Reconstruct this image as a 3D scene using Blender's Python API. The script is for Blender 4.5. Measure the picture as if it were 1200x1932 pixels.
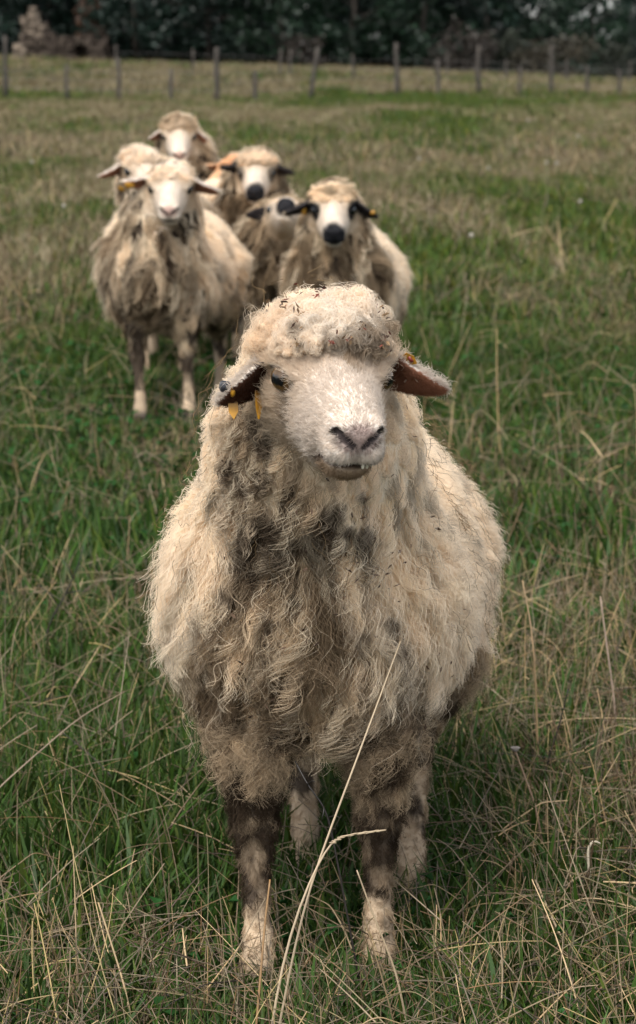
import bpy, math, numpy as np
R = math.radians
scene = bpy.context.scene
col = scene.collection
for o in list(bpy.data.objects):
    bpy.data.objects.remove(o)

# ------------------------------------------------------------------ camera
cam = bpy.data.cameras.new('camera')
cam.sensor_fit = 'VERTICAL'
cam.sensor_height = 36.0
cam.sensor_width = 24.0
cam.lens = 100.0
cam.clip_start = 0.1
cam.clip_end = 3000.0
cam.dof.use_dof = True
cam.dof.focus_distance = 3.47
cam.dof.aperture_fstop = 12.0
cam_ob = bpy.data.objects.new('camera', cam)
col.objects.link(cam_ob)
cam_ob.location = (0, 0, 1.25)
cam_ob.rotation_euler = (R(90 - 9.1666), 0, 0)
scene.camera = cam_ob

# ------------------------------------------------------------------ world, sun, exposure
SUN_EL, SUN_AZ = 56.0, 205.0          # degrees; azimuth measured clockwise from +Y
world = bpy.data.worlds.new('World')
scene.world = world
world.use_nodes = True
wn = world.node_tree
bg = wn.nodes['Background']
sky = wn.nodes.new('ShaderNodeTexSky')
sky.sky_type = 'NISHITA'
sky.sun_disc = False
sky.sun_elevation = R(SUN_EL)
sky.sun_rotation = R(SUN_AZ)
sky.air_density = 1.0
sky.dust_density = 2.0
sky.ozone_density = 1.0
hsv = wn.nodes.new('ShaderNodeHueSaturation')
hsv.inputs['Saturation'].default_value = 0.35
wn.links.new(sky.outputs[0], hsv.inputs['Color'])
wn.links.new(hsv.outputs[0], bg.inputs[0])
bg.inputs[1].default_value = 0.125

sun = bpy.data.lights.new('sun', 'SUN')
sun.energy = 1.45
sun.angle = R(32)
sun.color = (1.0, 0.955, 0.885)
sun_ob = bpy.data.objects.new('sun', sun)
col.objects.link(sun_ob)
sun_ob.location = (0, 0, 30)
sun_ob.rotation_euler = (R(90 - SUN_EL), 0, R(180 - SUN_AZ))

scene.view_settings.view_transform = 'Standard'
scene.view_settings.look = 'None'
scene.view_settings.exposure = 1.25
scene.view_settings.gamma = 1.0
scene.view_settings.use_curve_mapping = False
scene.render.engine = 'CYCLES'
scene.cycles.max_bounces = 9
scene.cycles.diffuse_bounces = 7
scene.cycles.glossy_bounces = 2
scene.cycles.transmission_bounces = 4
scene.cycles.transparent_max_bounces = 8
scene.cycles.use_denoising = True
scene.cycles.use_adaptive_sampling = True
scene.cycles.adaptive_threshold = 0.015
try:
    scene.cycles.denoiser = 'OPENIMAGEDENOISE'
    scene.cycles_curves.shape = 'RIBBONS'
except Exception:
    pass

rng = np.random.default_rng(11)
f32 = np.float32

# ------------------------------------------------------------------ small helpers
def _hash(i):
    i = i.astype(np.uint64)
    i = (i ^ (i >> np.uint64(15))) * np.uint64(0x2c1b3c6d) & np.uint64(0xffffffff)
    i = (i ^ (i >> np.uint64(12))) * np.uint64(0x297a2d39) & np.uint64(0xffffffff)
    i = i ^ (i >> np.uint64(15))
    return (i & np.uint64(0xffffff)).astype(np.float64) / float(0xffffff)

def noise(p, freq, seed=0):
    """value noise in 0..1 for an (n, d) array, d = 2 or 3"""
    p = np.asarray(p, float) * freq + 1000.0
    d = p.shape[1]
    i = np.floor(p).astype(np.int64)
    f = p - i
    f = f * f * (3 - 2 * f)
    out = np.zeros(len(p))
    K = (73856093, 19349663, 83492791)
    for c in range(1 << d):
        w = np.ones(len(p)); h = np.full(len(p), seed * 7919 + 13, np.int64)
        for a in range(d):
            b = (c >> a) & 1
            w = w * (f[:, a] if b else 1 - f[:, a])
            h = h + (i[:, a] + b) * K[a]
        out += w * _hash(h & 0xffffffff)
    return out

def fbm(p, freq, seed=0, octs=3):
    s = 0; a = 1; t = 0
    for k in range(octs):
        s = s + a * noise(p, freq * 2 ** k, seed + k); t += a; a *= .5
    return s / t

def ss(a, b, x):
    t = np.clip((np.asarray(x, float) - a) / (b - a), 0, 1)
    return t * t * (3 - 2 * t)

def nrmz(v):
    return v / np.maximum(np.linalg.norm(v, axis=-1, keepdims=True), 1e-9)

def lerp(a, b, t):
    return a + (b - a) * t

def mesh_obj(name, V, F, mat, parent=None, cols=None, smooth=True, kind=None):
    """V (n,3); F an (m,k) int array, or a list of such arrays with different k"""
    me = bpy.data.meshes.new(name)
    Fs = F if isinstance(F, list) else [F]
    Fs = [np.asarray(x, np.int32) for x in Fs if len(x)]
    V = np.asarray(V, f32)
    nl = sum(x.size for x in Fs); nf = sum(len(x) for x in Fs)
    me.vertices.add(len(V)); me.vertices.foreach_set('co', V.ravel())
    me.loops.add(nl); me.loops.foreach_set('vertex_index', np.concatenate([x.ravel() for x in Fs]))
    me.polygons.add(nf)
    sizes = np.concatenate([np.full(len(x), x.shape[1], np.int32) for x in Fs])
    starts = np.concatenate([[0], np.cumsum(sizes)[:-1]]).astype(np.int32)
    me.polygons.foreach_set('loop_start', starts)
    me.update(calc_edges=True)
    me.polygons.foreach_set('use_smooth', np.full(nf, smooth, bool))
    if cols is not None:
        a = me.attributes.new('col', 'FLOAT_COLOR', 'POINT')
        c = np.ones((len(V), 4), f32); c[:, :3] = cols
        a.data.foreach_set('color', c.ravel())
    me.materials.append(mat)
    o = bpy.data.objects.new(name, me)
    col.objects.link(o)
    if parent is not None: o.parent = parent
    if kind: o['kind'] = kind
    return o

def hair_obj(name, P, rad, cols, mat, parent=None, kind=None):
    n, k, _ = P.shape
    hc = bpy.data.hair_curves.new(name)
    hc.add_curves([k] * n)
    hc.attributes['position'].data.foreach_set('vector', P.astype(f32).ravel())
    ra = hc.attributes.get('radius') or hc.attributes.new('radius', 'FLOAT', 'POINT')
    ra.data.foreach_set('value', np.broadcast_to(rad, (n, k)).astype(f32).ravel())
    if cols.ndim == 2: cols = np.repeat(cols[:, None, :], k, 1)
    c = hc.attributes.new('col', 'FLOAT_COLOR', 'POINT')
    cc = np.ones((n, k, 4), f32); cc[:, :, :3] = cols
    c.data.foreach_set('color', cc.ravel())
    hc.materials.append(mat)
    o = bpy.data.objects.new(name, hc)
    col.objects.link(o)
    if parent is not None: o.parent = parent
    if kind: o['kind'] = kind
    return o

def cap(c, lo=.004, hi=.93):
    m = np.maximum(c.max(-1, keepdims=True), 1e-6)
    return np.maximum(c * np.minimum(1, hi / m), lo)

def tag(o, label=None, cat=None, group=None, kind=None):
    if label: o['label'] = label
    if cat: o['category'] = cat
    if group: o['group'] = group
    if kind: o['kind'] = kind
    return o

def empty(name, loc):
    o = bpy.data.objects.new(name, None)
    o.empty_display_size = .1
    o.location = loc
    col.objects.link(o)
    return o

def tube(pts, rads, sides=6, cap=True):
    pts = np.asarray(pts, float); rads = np.asarray(rads, float)
    n = len(pts)
    tan = np.gradient(pts, axis=0); tan = nrmz(tan)
    ref = np.array([0, 0, 1.0]) if abs(tan[0, 2]) < .8 else np.array([1.0, 0, 0])
    V = []
    for i in range(n):
        e1 = np.cross(tan[i], ref); e1 /= np.linalg.norm(e1) + 1e-9
        e2 = np.cross(tan[i], e1)
        for s in range(sides):
            a = 2 * math.pi * s / sides
            V.append(pts[i] + rads[i] * (math.cos(a) * e1 + math.sin(a) * e2))
    F = []
    for i in range(n - 1):
        for s in range(sides):
            a = i * sides + s; b = i * sides + (s + 1) % sides
            F.append((a, b, b + sides, a + sides))
    V = np.array(V)
    if cap:
        V = np.vstack([V, pts[0], pts[-1]])
        c0, c1 = len(V) - 2, len(V) - 1
        for s in range(sides):
            F.append((s, c0, c0, (s + 1) % sides)) if False else None
        T = [((s + 1) % sides, s, c0) for s in range(sides)] + \
            [((n - 1) * sides + s, (n - 1) * sides + (s + 1) % sides, c1) for s in range(sides)]
        return V, [np.array(F), np.array(T)]
    return V, [np.array(F)]

def merge(parts):
    """parts: list of (V, [F4, F3]) -> one"""
    Vs, Q, T, n = [], [], [], 0
    for V, Fs in parts:
        Vs.append(V)
        for F in Fs:
            F = np.asarray(F)
            if not len(F): continue
            (Q if F.shape[1] == 4 else T).append(F + n)
        n += len(V)
    out = []
    if Q: out.append(np.concatenate(Q))
    if T: out.append(np.concatenate(T))
    return np.concatenate(Vs), out

# ------------------------------------------------------------------ materials
def new_mat(name):
    m = bpy.data.materials.new(name); m.use_nodes = True
    nt = m.node_tree
    return m, nt, nt.nodes['Principled BSDF'], nt.nodes['Material Output']

def attr_col(nt):
    a = nt.nodes.new('ShaderNodeAttribute'); a.attribute_name = 'col'
    return a.outputs['Color']

def mat_fibre(name, trans=.25):
    m, nt, pb, out = new_mat(name)
    nt.nodes.remove(pb)
    d = nt.nodes.new('ShaderNodeBsdfDiffuse'); t = nt.nodes.new('ShaderNodeBsdfTranslucent')
    mx = nt.nodes.new('ShaderNodeMixShader'); mx.inputs[0].default_value = trans
    c = attr_col(nt)
    nt.links.new(c, d.inputs[0]); nt.links.new(c, t.inputs[0])
    nt.links.new(d.outputs[0], mx.inputs[1]); nt.links.new(t.outputs[0], mx.inputs[2])
    nt.links.new(mx.outputs[0], out.inputs[0])
    return m

def mat_leaf(name, trans=.35, rough=.5, gloss=.06):
    m, nt, pb, out = new_mat(name)
    nt.nodes.remove(pb)
    d = nt.nodes.new('ShaderNodeBsdfDiffuse'); t = nt.nodes.new('ShaderNodeBsdfTranslucent')
    g = nt.nodes.new('ShaderNodeBsdfGlossy'); g.inputs['Roughness'].default_value = rough
    mx = nt.nodes.new('ShaderNodeMixShader'); mx.inputs[0].default_value = trans
    m2 = nt.nodes.new('ShaderNodeMixShader'); m2.inputs[0].default_value = gloss
    c = attr_col(nt)
    nt.links.new(c, d.inputs[0]); nt.links.new(c, t.inputs[0])
    nt.links.new(d.outputs[0], mx.inputs[1]); nt.links.new(t.outputs[0], mx.inputs[2])
    nt.links.new(mx.outputs[0], m2.inputs[1]); nt.links.new(g.outputs[0], m2.inputs[2])
    nt.links.new(m2.outputs[0], out.inputs[0])
    return m

def mat_attr(name, rough=.7, spec=.3, bump=0, bscale=200, sss=0):
    m, nt, pb, out = new_mat(name)
    nt.links.new(attr_col(nt), pb.inputs['Base Color'])
    pb.inputs['Roughness'].default_value = rough
    pb.inputs['Specular IOR Level'].default_value = spec
    if bump:
        tc = nt.nodes.new('ShaderNodeTexCoord')
        n = nt.nodes.new('ShaderNodeTexNoise'); n.inputs['Scale'].default_value = bscale; n.inputs['Detail'].default_value = 4
        b = nt.nodes.new('ShaderNodeBump'); b.inputs['Strength'].default_value = bump; b.inputs['Distance'].default_value = .004
        nt.links.new(tc.outputs['Object'], n.inputs['Vector'])
        nt.links.new(n.outputs[0], b.inputs['Height']); nt.links.new(b.outputs[0], pb.inputs['Normal'])
    return m

def mat_noise(name, c1, c2, scale, rough=.85, spec=.2, bump=.4, bdist=.01, stretch=(1, 1, 1)):
    m, nt, pb, out = new_mat(name)
    tc = nt.nodes.new('ShaderNodeTexCoord'); mp = nt.nodes.new('ShaderNodeMapping'); mp.inputs['Scale'].default_value = stretch
    n = nt.nodes.new('ShaderNodeTexNoise'); n.inputs['Scale'].default_value = scale; n.inputs['Detail'].default_value = 6; n.inputs['Roughness'].default_value = .65
    cr = nt.nodes.new('ShaderNodeValToRGB')
    cr.color_ramp.elements[0].position = .32; cr.color_ramp.elements[0].color = (*c1, 1)
    cr.color_ramp.elements[1].position = .68; cr.color_ramp.elements[1].color = (*c2, 1)
    b = nt.nodes.new('ShaderNodeBump'); b.inputs['Strength'].default_value = bump; b.inputs['Distance'].default_value = bdist
    nt.links.new(tc.outputs['Object'], mp.inputs[0]); nt.links.new(mp.outputs[0], n.inputs['Vector'])
    nt.links.new(n.outputs[0], cr.inputs[0]); nt.links.new(cr.outputs[0], pb.inputs['Base Color'])
    nt.links.new(n.outputs[0], b.inputs['Height']); nt.links.new(b.outputs[0], pb.inputs['Normal'])
    pb.inputs['Roughness'].default_value = rough
    pb.inputs['Specular IOR Level'].default_value = spec
    return m

M_WOOL = mat_fibre('wool_fibre', .42)
M_SKIN = mat_attr('sheep_skin', .75, .2, .5, 260)
M_EYE = mat_attr('sheep_eye', .08, .6)
M_GRASS = mat_leaf('grass_blade', .18, .5, .012)
M_STRAW = mat_leaf('dry_straw', .15, .5, .05)
M_TREE = mat_leaf('tree_leaf', .25, .5, .03)
M_BARK = mat_noise('bark', (.018, .015, .012), (.05, .042, .034), 5, stretch=(1, 1, .25), bdist=.03)
M_POST = mat_noise('weathered_post', (.03, .026, .022), (.085, .073, .062), 9, stretch=(2, 2, .3), bdist=.01)
M_WIRE = mat_noise('fence_wire', (.12, .11, .10), (.2, .19, .18), 30, rough=.5, spec=.5, bump=0)
M_STONE = mat_noise('ruin_stone', (.028, .02, .015), (.065, .05, .038), 2.2, bump=.8, bdist=.05)
M_PLASTER = mat_noise('ruin_plaster', (.09, .07, .052), (.19, .15, .112), 1.6, bump=.5, bdist=.03)
M_DARK = mat_noise('ruin_inside', (.012, .012, .012), (.03, .028, .026), 2, bump=0)
M_TAGY = mat_noise('yellow_tag_plastic', (.30, .14, .012), (.50, .25, .02), 40, rough=.4, spec=.5, bump=.1, bdist=.001)
M_TAGB = mat_noise('black_tag_plastic', (.012, .012, .016), (.03, .03, .036), 40, rough=.4, spec=.5, bump=.1, bdist=.001)
M_TAGR = mat_noise('red_tag_plastic', (.12, .015, .010), (.22, .03, .02), 40, rough=.4, spec=.5, bump=.1, bdist=.001)
M_TOOTH = mat_noise('tooth_enamel', (.62, .55, .42), (.75, .70, .58), 60, rough=.35, spec=.5, bump=.05, bdist=.001)
M_DEBRIS = mat_attr('debris', .8, .2)

# ------------------------------------------------------------------ ground
def tz(x, y):
    x = np.asarray(x, float); y = np.asarray(y, float)
    sh = np.broadcast(x, y).shape
    q = np.stack([np.broadcast_to(x, sh).ravel(), np.broadcast_to(y, sh).ravel()], 1)
    n = (fbm(q, .16, 3, 2).reshape(sh) - .5) * .16 * ss(12, 30, y)
    rise = ss(84, 120, y) * (.62 - .036 * np.clip(x, -22, 16))
    far = ss(150, 400, y) * 3.0
    return n + rise + far

ys = np.concatenate([np.linspace(-6, 14, 41), np.linspace(14.5, 60, 60), np.linspace(61, 160, 80), np.geomspace(164, 900, 24)])
xs = np.concatenate([-np.geomspace(900, 32, 14), np.linspace(-30, 30, 61), np.geomspace(32, 900, 14)])
GX, GY = np.meshgrid(xs, ys)
GZ = tz(GX, GY)
V = np.stack([GX.ravel(), GY.ravel(), GZ.ravel()], 1)
nx, ny = len(xs), len(ys)
ii = (np.arange(ny - 1)[:, None] * nx + np.arange(nx - 1)[None, :]).ravel()
F = np.stack([ii, ii + 1, ii + 1 + nx, ii + nx], 1)

def dryness(x, y):
    """0 lush green .. 1 dry tan sward, over the whole meadow (large patches)"""
    q = np.stack([x, np.where(y < 10, y * .45, 4.5 + (y - 10) * .22)], 1)
    n = fbm(q, .55, 21, 3)
    n2 = fbm(np.stack([x, y * .25], 1), 2.0, 27, 2)
    am = lerp(2.0, 1.15, ss(10, 18, y))
    base = .08 + .40 * ss(10, 20, y) + .12 * ss(30, 50, y)
    base = base - .52 * ss(66, 70, y) * (1 - ss(85, 90, y)) * (.5 + .5 * ss(-6, 4, x)) + .04 * ss(86, 95, y)
    base = base + .40 * np.exp(-((x - .48) / .36) ** 2 - ((y - 4.5) / .9) ** 2)
    return np.clip(base + (n - .5) * am + (n2 - .5) * .9, 0, 1)

m, nt, pb, out = new_mat('meadow_ground')
tc = nt.nodes.new('ShaderNodeTexCoord')
n1 = nt.nodes.new('ShaderNodeTexNoise'); n1.inputs['Scale'].default_value = 9; n1.inputs['Detail'].default_value = 8; n1.inputs['Roughness'].default_value = .75
nt.links.new(tc.outputs['Object'], n1.inputs['Vector'])
cr = nt.nodes.new('ShaderNodeValToRGB')
cr.color_ramp.elements[0].position = .3; cr.color_ramp.elements[0].color = (.45, .45, .45, 1)
cr.color_ramp.elements[1].position = .72; cr.color_ramp.elements[1].color = (1.35, 1.35, 1.35, 1)
mul = nt.nodes.new('ShaderNodeMix'); mul.data_type = 'RGBA'; mul.blend_type = 'MULTIPLY'; mul.inputs[0].default_value = 1
nt.links.new(n1.outputs[0], cr.inputs[0]); nt.links.new(attr_col(nt), mul.inputs[6]); nt.links.new(cr.outputs[0], mul.inputs[7])
nt.links.new(mul.outputs[2], pb.inputs['Base Color'])
pb.inputs['Roughness'].default_value = .95; pb.inputs['Specular IOR Level'].default_value = .1
bp = nt.nodes.new('ShaderNodeBump'); bp.inputs['Strength'].default_value = .6; bp.inputs['Distance'].default_value = .03
nt.links.new(n1.outputs[0], bp.inputs['Height']); nt.links.new(bp.outputs[0], pb.inputs['Normal'])
dr = dryness(V[:, 0], V[:, 1])
gc = lerp(np.array([.010, .022, .006]), np.array([.050, .040, .020]), dr[:, None])
gc = gc * lerp(.55, 1.0, ss(6, 25, V[:, 1]))[:, None] if False else gc
ground = mesh_obj('ground', V, F, m, cols=gc, kind='structure')

# ------------------------------------------------------------------ SDF toolkit for the sheep
def rcone(P, a, b, ra, rb):
    a = np.asarray(a, f32); b = np.asarray(b, f32); d = b - a
    L2 = float(d @ d) + 1e-12
    px, py, pz = P[0] - a[0], P[1] - a[1], P[2] - a[2]
    h = np.clip((px * d[0] + py * d[1] + pz * d[2]) * f32(1 / L2), 0, 1)
    qx = px - h * d[0]; qy = py - h * d[1]; qz = pz - h * d[2]
    return np.sqrt(qx * qx + qy * qy + qz * qz) - (f32(ra) + h * f32(rb - ra))

def ellip(P, c, r):
    x, y, z = (P[0] - f32(c[0])), (P[1] - f32(c[1])), (P[2] - f32(c[2]))
    k0 = np.sqrt((x / f32(r[0])) ** 2 + (y / f32(r[1])) ** 2 + (z / f32(r[2])) ** 2)
    k1 = np.sqrt((x / f32(r[0] ** 2)) ** 2 + (y / f32(r[1] ** 2)) ** 2 + (z / f32(r[2] ** 2)) ** 2) + f32(1e-6)
    return k0 * (k0 - 1) / k1

def smin(a, b, k):
    h = np.clip(f32(.5) + f32(.5 / k) * (b - a), 0, 1)
    return b + h * (a - b) - f32(k) * h * (1 - h)

def smax(a, b, k):
    return -smin(-a, -b, k)

def surface_nets(D, xs, ys, zs):
    s = D < 0
    nx, ny, nz = D.shape
    cnt = np.zeros((nx - 1, ny - 1, nz - 1), np.int8)
    for i in (0, 1):
        for j in (0, 1):
            for k in (0, 1):
                cnt += s[i:nx - 1 + i, j:ny - 1 + j, k:nz - 1 + k]
    act = (cnt > 0) & (cnt < 8)
    I, J, K = np.nonzero(act)
    idx = np.full(act.shape, -1, np.int32); idx[I, J, K] = np.arange(len(I))
    acc = np.zeros((len(I), 3)); num = np.zeros(len(I))
    ax = (xs, ys, zs)
    corners = [(i, j, k) for i in (0, 1) for j in (0, 1) for k in (0, 1)]
    for c0 in corners:
        for a in range(3):
            if c0[a]: continue
            c1 = list(c0); c1[a] = 1
            v0 = D[I + c0[0], J + c0[1], K + c0[2]]; v1 = D[I + c1[0], J + c1[1], K + c1[2]]
            ok = (v0 < 0) != (v1 < 0)
            t = np.where(ok, v0 / np.where(ok, v0 - v1, 1), 0)
            p = np.stack([ax[q][(I, J, K)[q] + c0[q]] for q in range(3)], 1).astype(float)
            hi = ax[a][(I, J, K)[a] + 1]
            p[:, a] = p[:, a] + t * (hi - p[:, a])
            acc[ok] += p[ok]; num[ok] += 1
    V = acc / np.maximum(num, 1)[:, None]
    Q = []
    for a in range(3):
        b, c = (a + 1) % 3, (a + 2) % 3
        sl0 = [slice(1, -1)] * 3; sl0[a] = slice(0, D.shape[a] - 1)
        sl1 = [slice(1, -1)] * 3; sl1[a] = slice(1, D.shape[a])
        ch = s[tuple(sl0)] != s[tuple(sl1)]
        E = np.stack(np.nonzero(ch), 1)
        E[:, b] += 1; E[:, c] += 1
        ins = s[E[:, 0], E[:, 1], E[:, 2]]
        def cell(db, dc):
            e = E.copy(); e[:, b] += db; e[:, c] += dc
            return idx[e[:, 0], e[:, 1], e[:, 2]]
        q = np.stack([cell(-1, -1), cell(0, -1), cell(0, 0), cell(-1, 0)], 1)
        q[~ins] = q[~ins][:, ::-1]
        Q.append(q)
    return V, np.concatenate(Q)

def vnormals(V, Q):
    a = V[Q[:, 2]] - V[Q[:, 0]]; b = V[Q[:, 3]] - V[Q[:, 1]]
    n = np.cross(a, b)
    N = np.zeros_like(V)
    for k in range(4):
        for d in range(3):
            N[:, d] += np.bincount(Q[:, k], n[:, d], len(V))
    return nrmz(N)

def sample_mesh(V, Q, N, w, n, rng):
    """n points on the quads with per-vertex density w"""
    a = V[Q[:, 2]] - V[Q[:, 0]]; b = V[Q[:, 3]] - V[Q[:, 1]]
    ar = .5 * np.linalg.norm(np.cross(a, b), axis=1) * w[Q].mean(1)
    cs = np.cumsum(ar)
    f = np.searchsorted(cs, rng.random(n) * cs[-1]); f = np.minimum(f, len(Q) - 1)
    u, v = rng.random((2, n, 1))
    q = Q[f]
    def bl(A):
        return (A[q[:, 0]] * (1 - u) * (1 - v) + A[q[:, 1]] * u * (1 - v) + A[q[:, 2]] * u * v + A[q[:, 3]] * (1 - u) * v)
    return bl(V), nrmz(bl(N))

def nearest(A, B):
    out = np.empty(len(A), np.int32); b2 = (B * B).sum(1).astype(f32); Bt = B.T.astype(f32)
    for i in range(0, len(A), 8192):
        a = A[i:i + 8192].astype(f32)
        out[i:i + 8192] = np.argmin(b2[None] - 2 * (a @ Bt), 1)
    return out

def grow(p, n, flow, L, lift, K, rng, locks=500, clump=.7, amp=.12, freq=1.6, curl=.6, jit=.25, fly=.05, phj=.45):
    """vectorised strands with lock clumping and wave; p,n,flow (N,3); L,lift (N,) -> (N,K,3)"""
    Nn = len(p)
    lift = np.broadcast_to(lift, (Nn,)).astype(float)
    L = np.broadcast_to(L, (Nn,)).astype(float)
    amp = np.broadcast_to(amp, (Nn,)).astype(float)
    clump = np.broadcast_to(clump, (Nn,)).astype(float)
    t = np.linspace(0, 1, K)
    fj = nrmz(flow + rng.normal(0, jit, p.shape))
    fl = rng.random(Nn) < fly
    lift = np.where(fl, np.minimum(lift + .35, 1), lift)
    dirs = n[:, None, :] * ((lift[:, None] * (1 - t)[None] + .10)[..., None]) + fj[:, None, :] * (((1 - lift)[:, None] + .8 * t[None])[..., None])
    dirs = nrmz(dirs)
    step = (L / (K - 1))[:, None, None] * dirs
    path = np.concatenate([np.zeros((Nn, 1, 3)), np.cumsum(step[:, 1:], 1)], 1)
    c = rng.choice(Nn, min(locks, Nn), replace=False)
    li = nearest(p, p[c])
    g = c[li]
    off = (p[g] - p)
    cl = (clump * np.where(fl, .15, 1))[:, None] * ss(0.0, .85, t)[None] * rng.uniform(.75, 1, (Nn, 1))
    scale_l = (L / np.maximum(L[g], 1e-6))[:, None, None]
    guide = off[:, None, :] + path[g] * np.clip(scale_l, .6, 1.5)
    out = path * (1 - cl[..., None]) + guide * cl[..., None]
    e1 = nrmz(np.cross(n, fj)); e2 = nrmz(np.cross(e1, dirs[:, K // 2]))
    lph = rng.uniform(0, 2 * np.pi, len(c))[li]; lfr = rng.uniform(.7, 1.3, len(c))[li]
    lam = rng.uniform(.5, 1.4, len(c))[li]
    ph = lph + rng.normal(0, phj, Nn)
    arg = 2 * np.pi * (freq * lfr)[:, None] * t[None] + ph[:, None]
    A = (amp * L * lam)[:, None] * (t[None] ** .75)
    A = A * np.where(fl, 1.5, 1)[:, None]
    out = out + (A * (np.sin(arg) - np.sin(ph)[:, None] * (1 - t)[None]))[..., None] * e1[:, None] + (curl * A * np.cos(arg))[..., None] * e2[:, None]
    return p[:, None, :] + out, li, c

def soil_points(P, base, spots, colour, ox, ymax, strength=.95, seed=3):
    """caked dirt: every fibre point inside a clump takes the clump's colour"""
    n, k, _ = P.shape
    X = P.reshape(-1, 3)
    nz = (noise(X, 55, seed) * .6 + noise(X, 120, seed + 1) * .4 - .5) * .030
    m = np.zeros(len(X))
    for (x, z, r) in spots:
        near_ = np.nonzero((np.abs(X[:, 0] + ox - x) < 3 * r) & (np.abs(X[:, 2] - z) < 3 * r) & (X[:, 1] < ymax))[0]
        q = X[near_]
        d = np.sqrt((q[:, 0] + ox - x) ** 2 + ((q[:, 2] - z) * .8) ** 2) + nz[near_] * 1.3
        m[near_] = np.maximum(m[near_], ss(r * 1.30, r * .50, d))
    m = m.reshape(n, k, 1) * strength * np.random.default_rng(seed).uniform(.6, 1, (n, 1, 1))
    return lerp(np.repeat(base[:, None, :], k, 1), np.asarray(colour)[None, None], m)

# ------------------------------------------------------------------ sheep
def head_frame(yaw, pitch, roll=0):
    yw, pt, rl = R(yaw), R(pitch), R(roll)
    f = np.array([math.sin(yw) * math.cos(pt), -math.cos(yw) * math.cos(pt), -math.sin(pt)])
    r = np.array([math.cos(yw), math.sin(yw), 0.0])
    u = np.cross(f, r)
    r2 = r * math.cos(rl) + u * math.sin(rl); u2 = u * math.cos(rl) - r * math.sin(rl)
    return r2, f, u2

HEAD_PR = None
def head_sdf(h, hs, detail):
    """h = (x right, y forward, z up) arrays in the head frame / hs"""
    d = ellip(h, (0, -.045, .000), (.066, .075, .055))
    for s in (-1, 1):
        d = smin(d, ellip(h, (s * .050, .002, .016), (.024, .034, .022)), .018)
        d = smin(d, rcone(h, (s * .032, -.01, -.035), (s * .019, .085, -.045), .033, .022), .03)
    d = smin(d, rcone(h, (0, -.01, .012), (0, .120, -.008), .045, .030), .03)
    d = smin(d, rcone(h, (0, .0, -.02), (0, .125, -.028), .050, .032), .03)
    d = smin(d, rcone(h, (0, -.05, -.055), (0, .105, -.066), .046, .024), .025)
    for s in (-1, 1):
        d = smin(d, ellip(h, (s * .0165, .143, -.040), (.0205, .024, .021)), .012)
        d = smin(d, ellip(h, (s * .0185, .149, -.012), (.0145, .018, .014)), .010)
    d = smin(d, ellip(h, (0, .150, -.020), (.019, .018, .020)), .012)
    d = smin(d, ellip(h, (0, .119, -.070), (.026, .026, .015)), .010)
    # eye sockets, nostrils, mouth
    for s in (-1, 1):
        d = smax(d, -ellip(h, (s * .071, .020, .000), (.018, .025, .015)), .006)
        if detail:
            d = smax(d, -rcone(h, (s * .007, .172, -.026), (s * .025, .160, -.011), .0036, .0042), .004)
            d = smax(d, -rcone(h, (s * .025, .160, -.011), (s * .030, .152, -.017), .0040, .002), .004)
    if detail:
        d = smax(d, -rcone(h, (0, .176, -.030), (0, .170, -.050), .0022, .0018), .004)
        for s in (-1, 1):
            d = smax(d, -rcone(h, (.006, .164, -.0590), (.006 + s * .028, .128, -.0600), .0062, .0030), .004)
    # upper eyelids
    for s in (-1, 1):
        d = smin(d, rcone(h, (s * .054, .036, .010), (s * .070, -.006, .014), .0065, .009), .008)
        d = smin(d, rcone(h, (s * .054, .034, -.015), (s * .066, -.006, -.015), .005, .006), .006)
    return d * f32(hs)

def ear_axes(sp, s):
    a = np.array(sp['earL'] if s < 0 else sp['earR'], float); a /= np.linalg.norm(a)
    nn = np.array(sp.get('ear_in', (0, .75, -.66)), float); nn = nn - a * (nn @ a); nn /= np.linalg.norm(nn)
    w = np.cross(a, nn)
    if w[2] < 0: w = -w
    b = np.array([s * .052, -.030, .018])
    return b, a, w, nn

def ear_sdf(h, sp, s, hs):
    b, a, w, nn = ear_axes(sp, s)
    L, W = (sp.get('ear_lenR', sp.get('ear_len', .118)) if s > 0 else sp.get('ear_len', .118)), .031
    x, y, z = h[0] - f32(b[0]), h[1] - f32(b[1]), h[2] - f32(b[2])
    q1 = x * f32(a[0]) + y * f32(a[1]) + z * f32(a[2])
    q2 = x * f32(w[0]) + y * f32(w[1]) + z * f32(w[2])
    q3 = x * f32(nn[0]) + y * f32(nn[1]) + z * f32(nn[2])
    q3 = q3 - f32(9.0) * q2 * q2 + f32(2.2) * (q1 - f32(.5 * L)) ** 2 - f32(.004)
    q2 = q2 * (1 + f32(.5) * np.clip(q1 / f32(L), 0, 1) ** 2) - f32(.05) * q1 + f32(.004)
    return ellip((q1, q2, q3), (L * .44, 0, 0), (L * .56, W, .0095)) * f32(hs)

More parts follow.
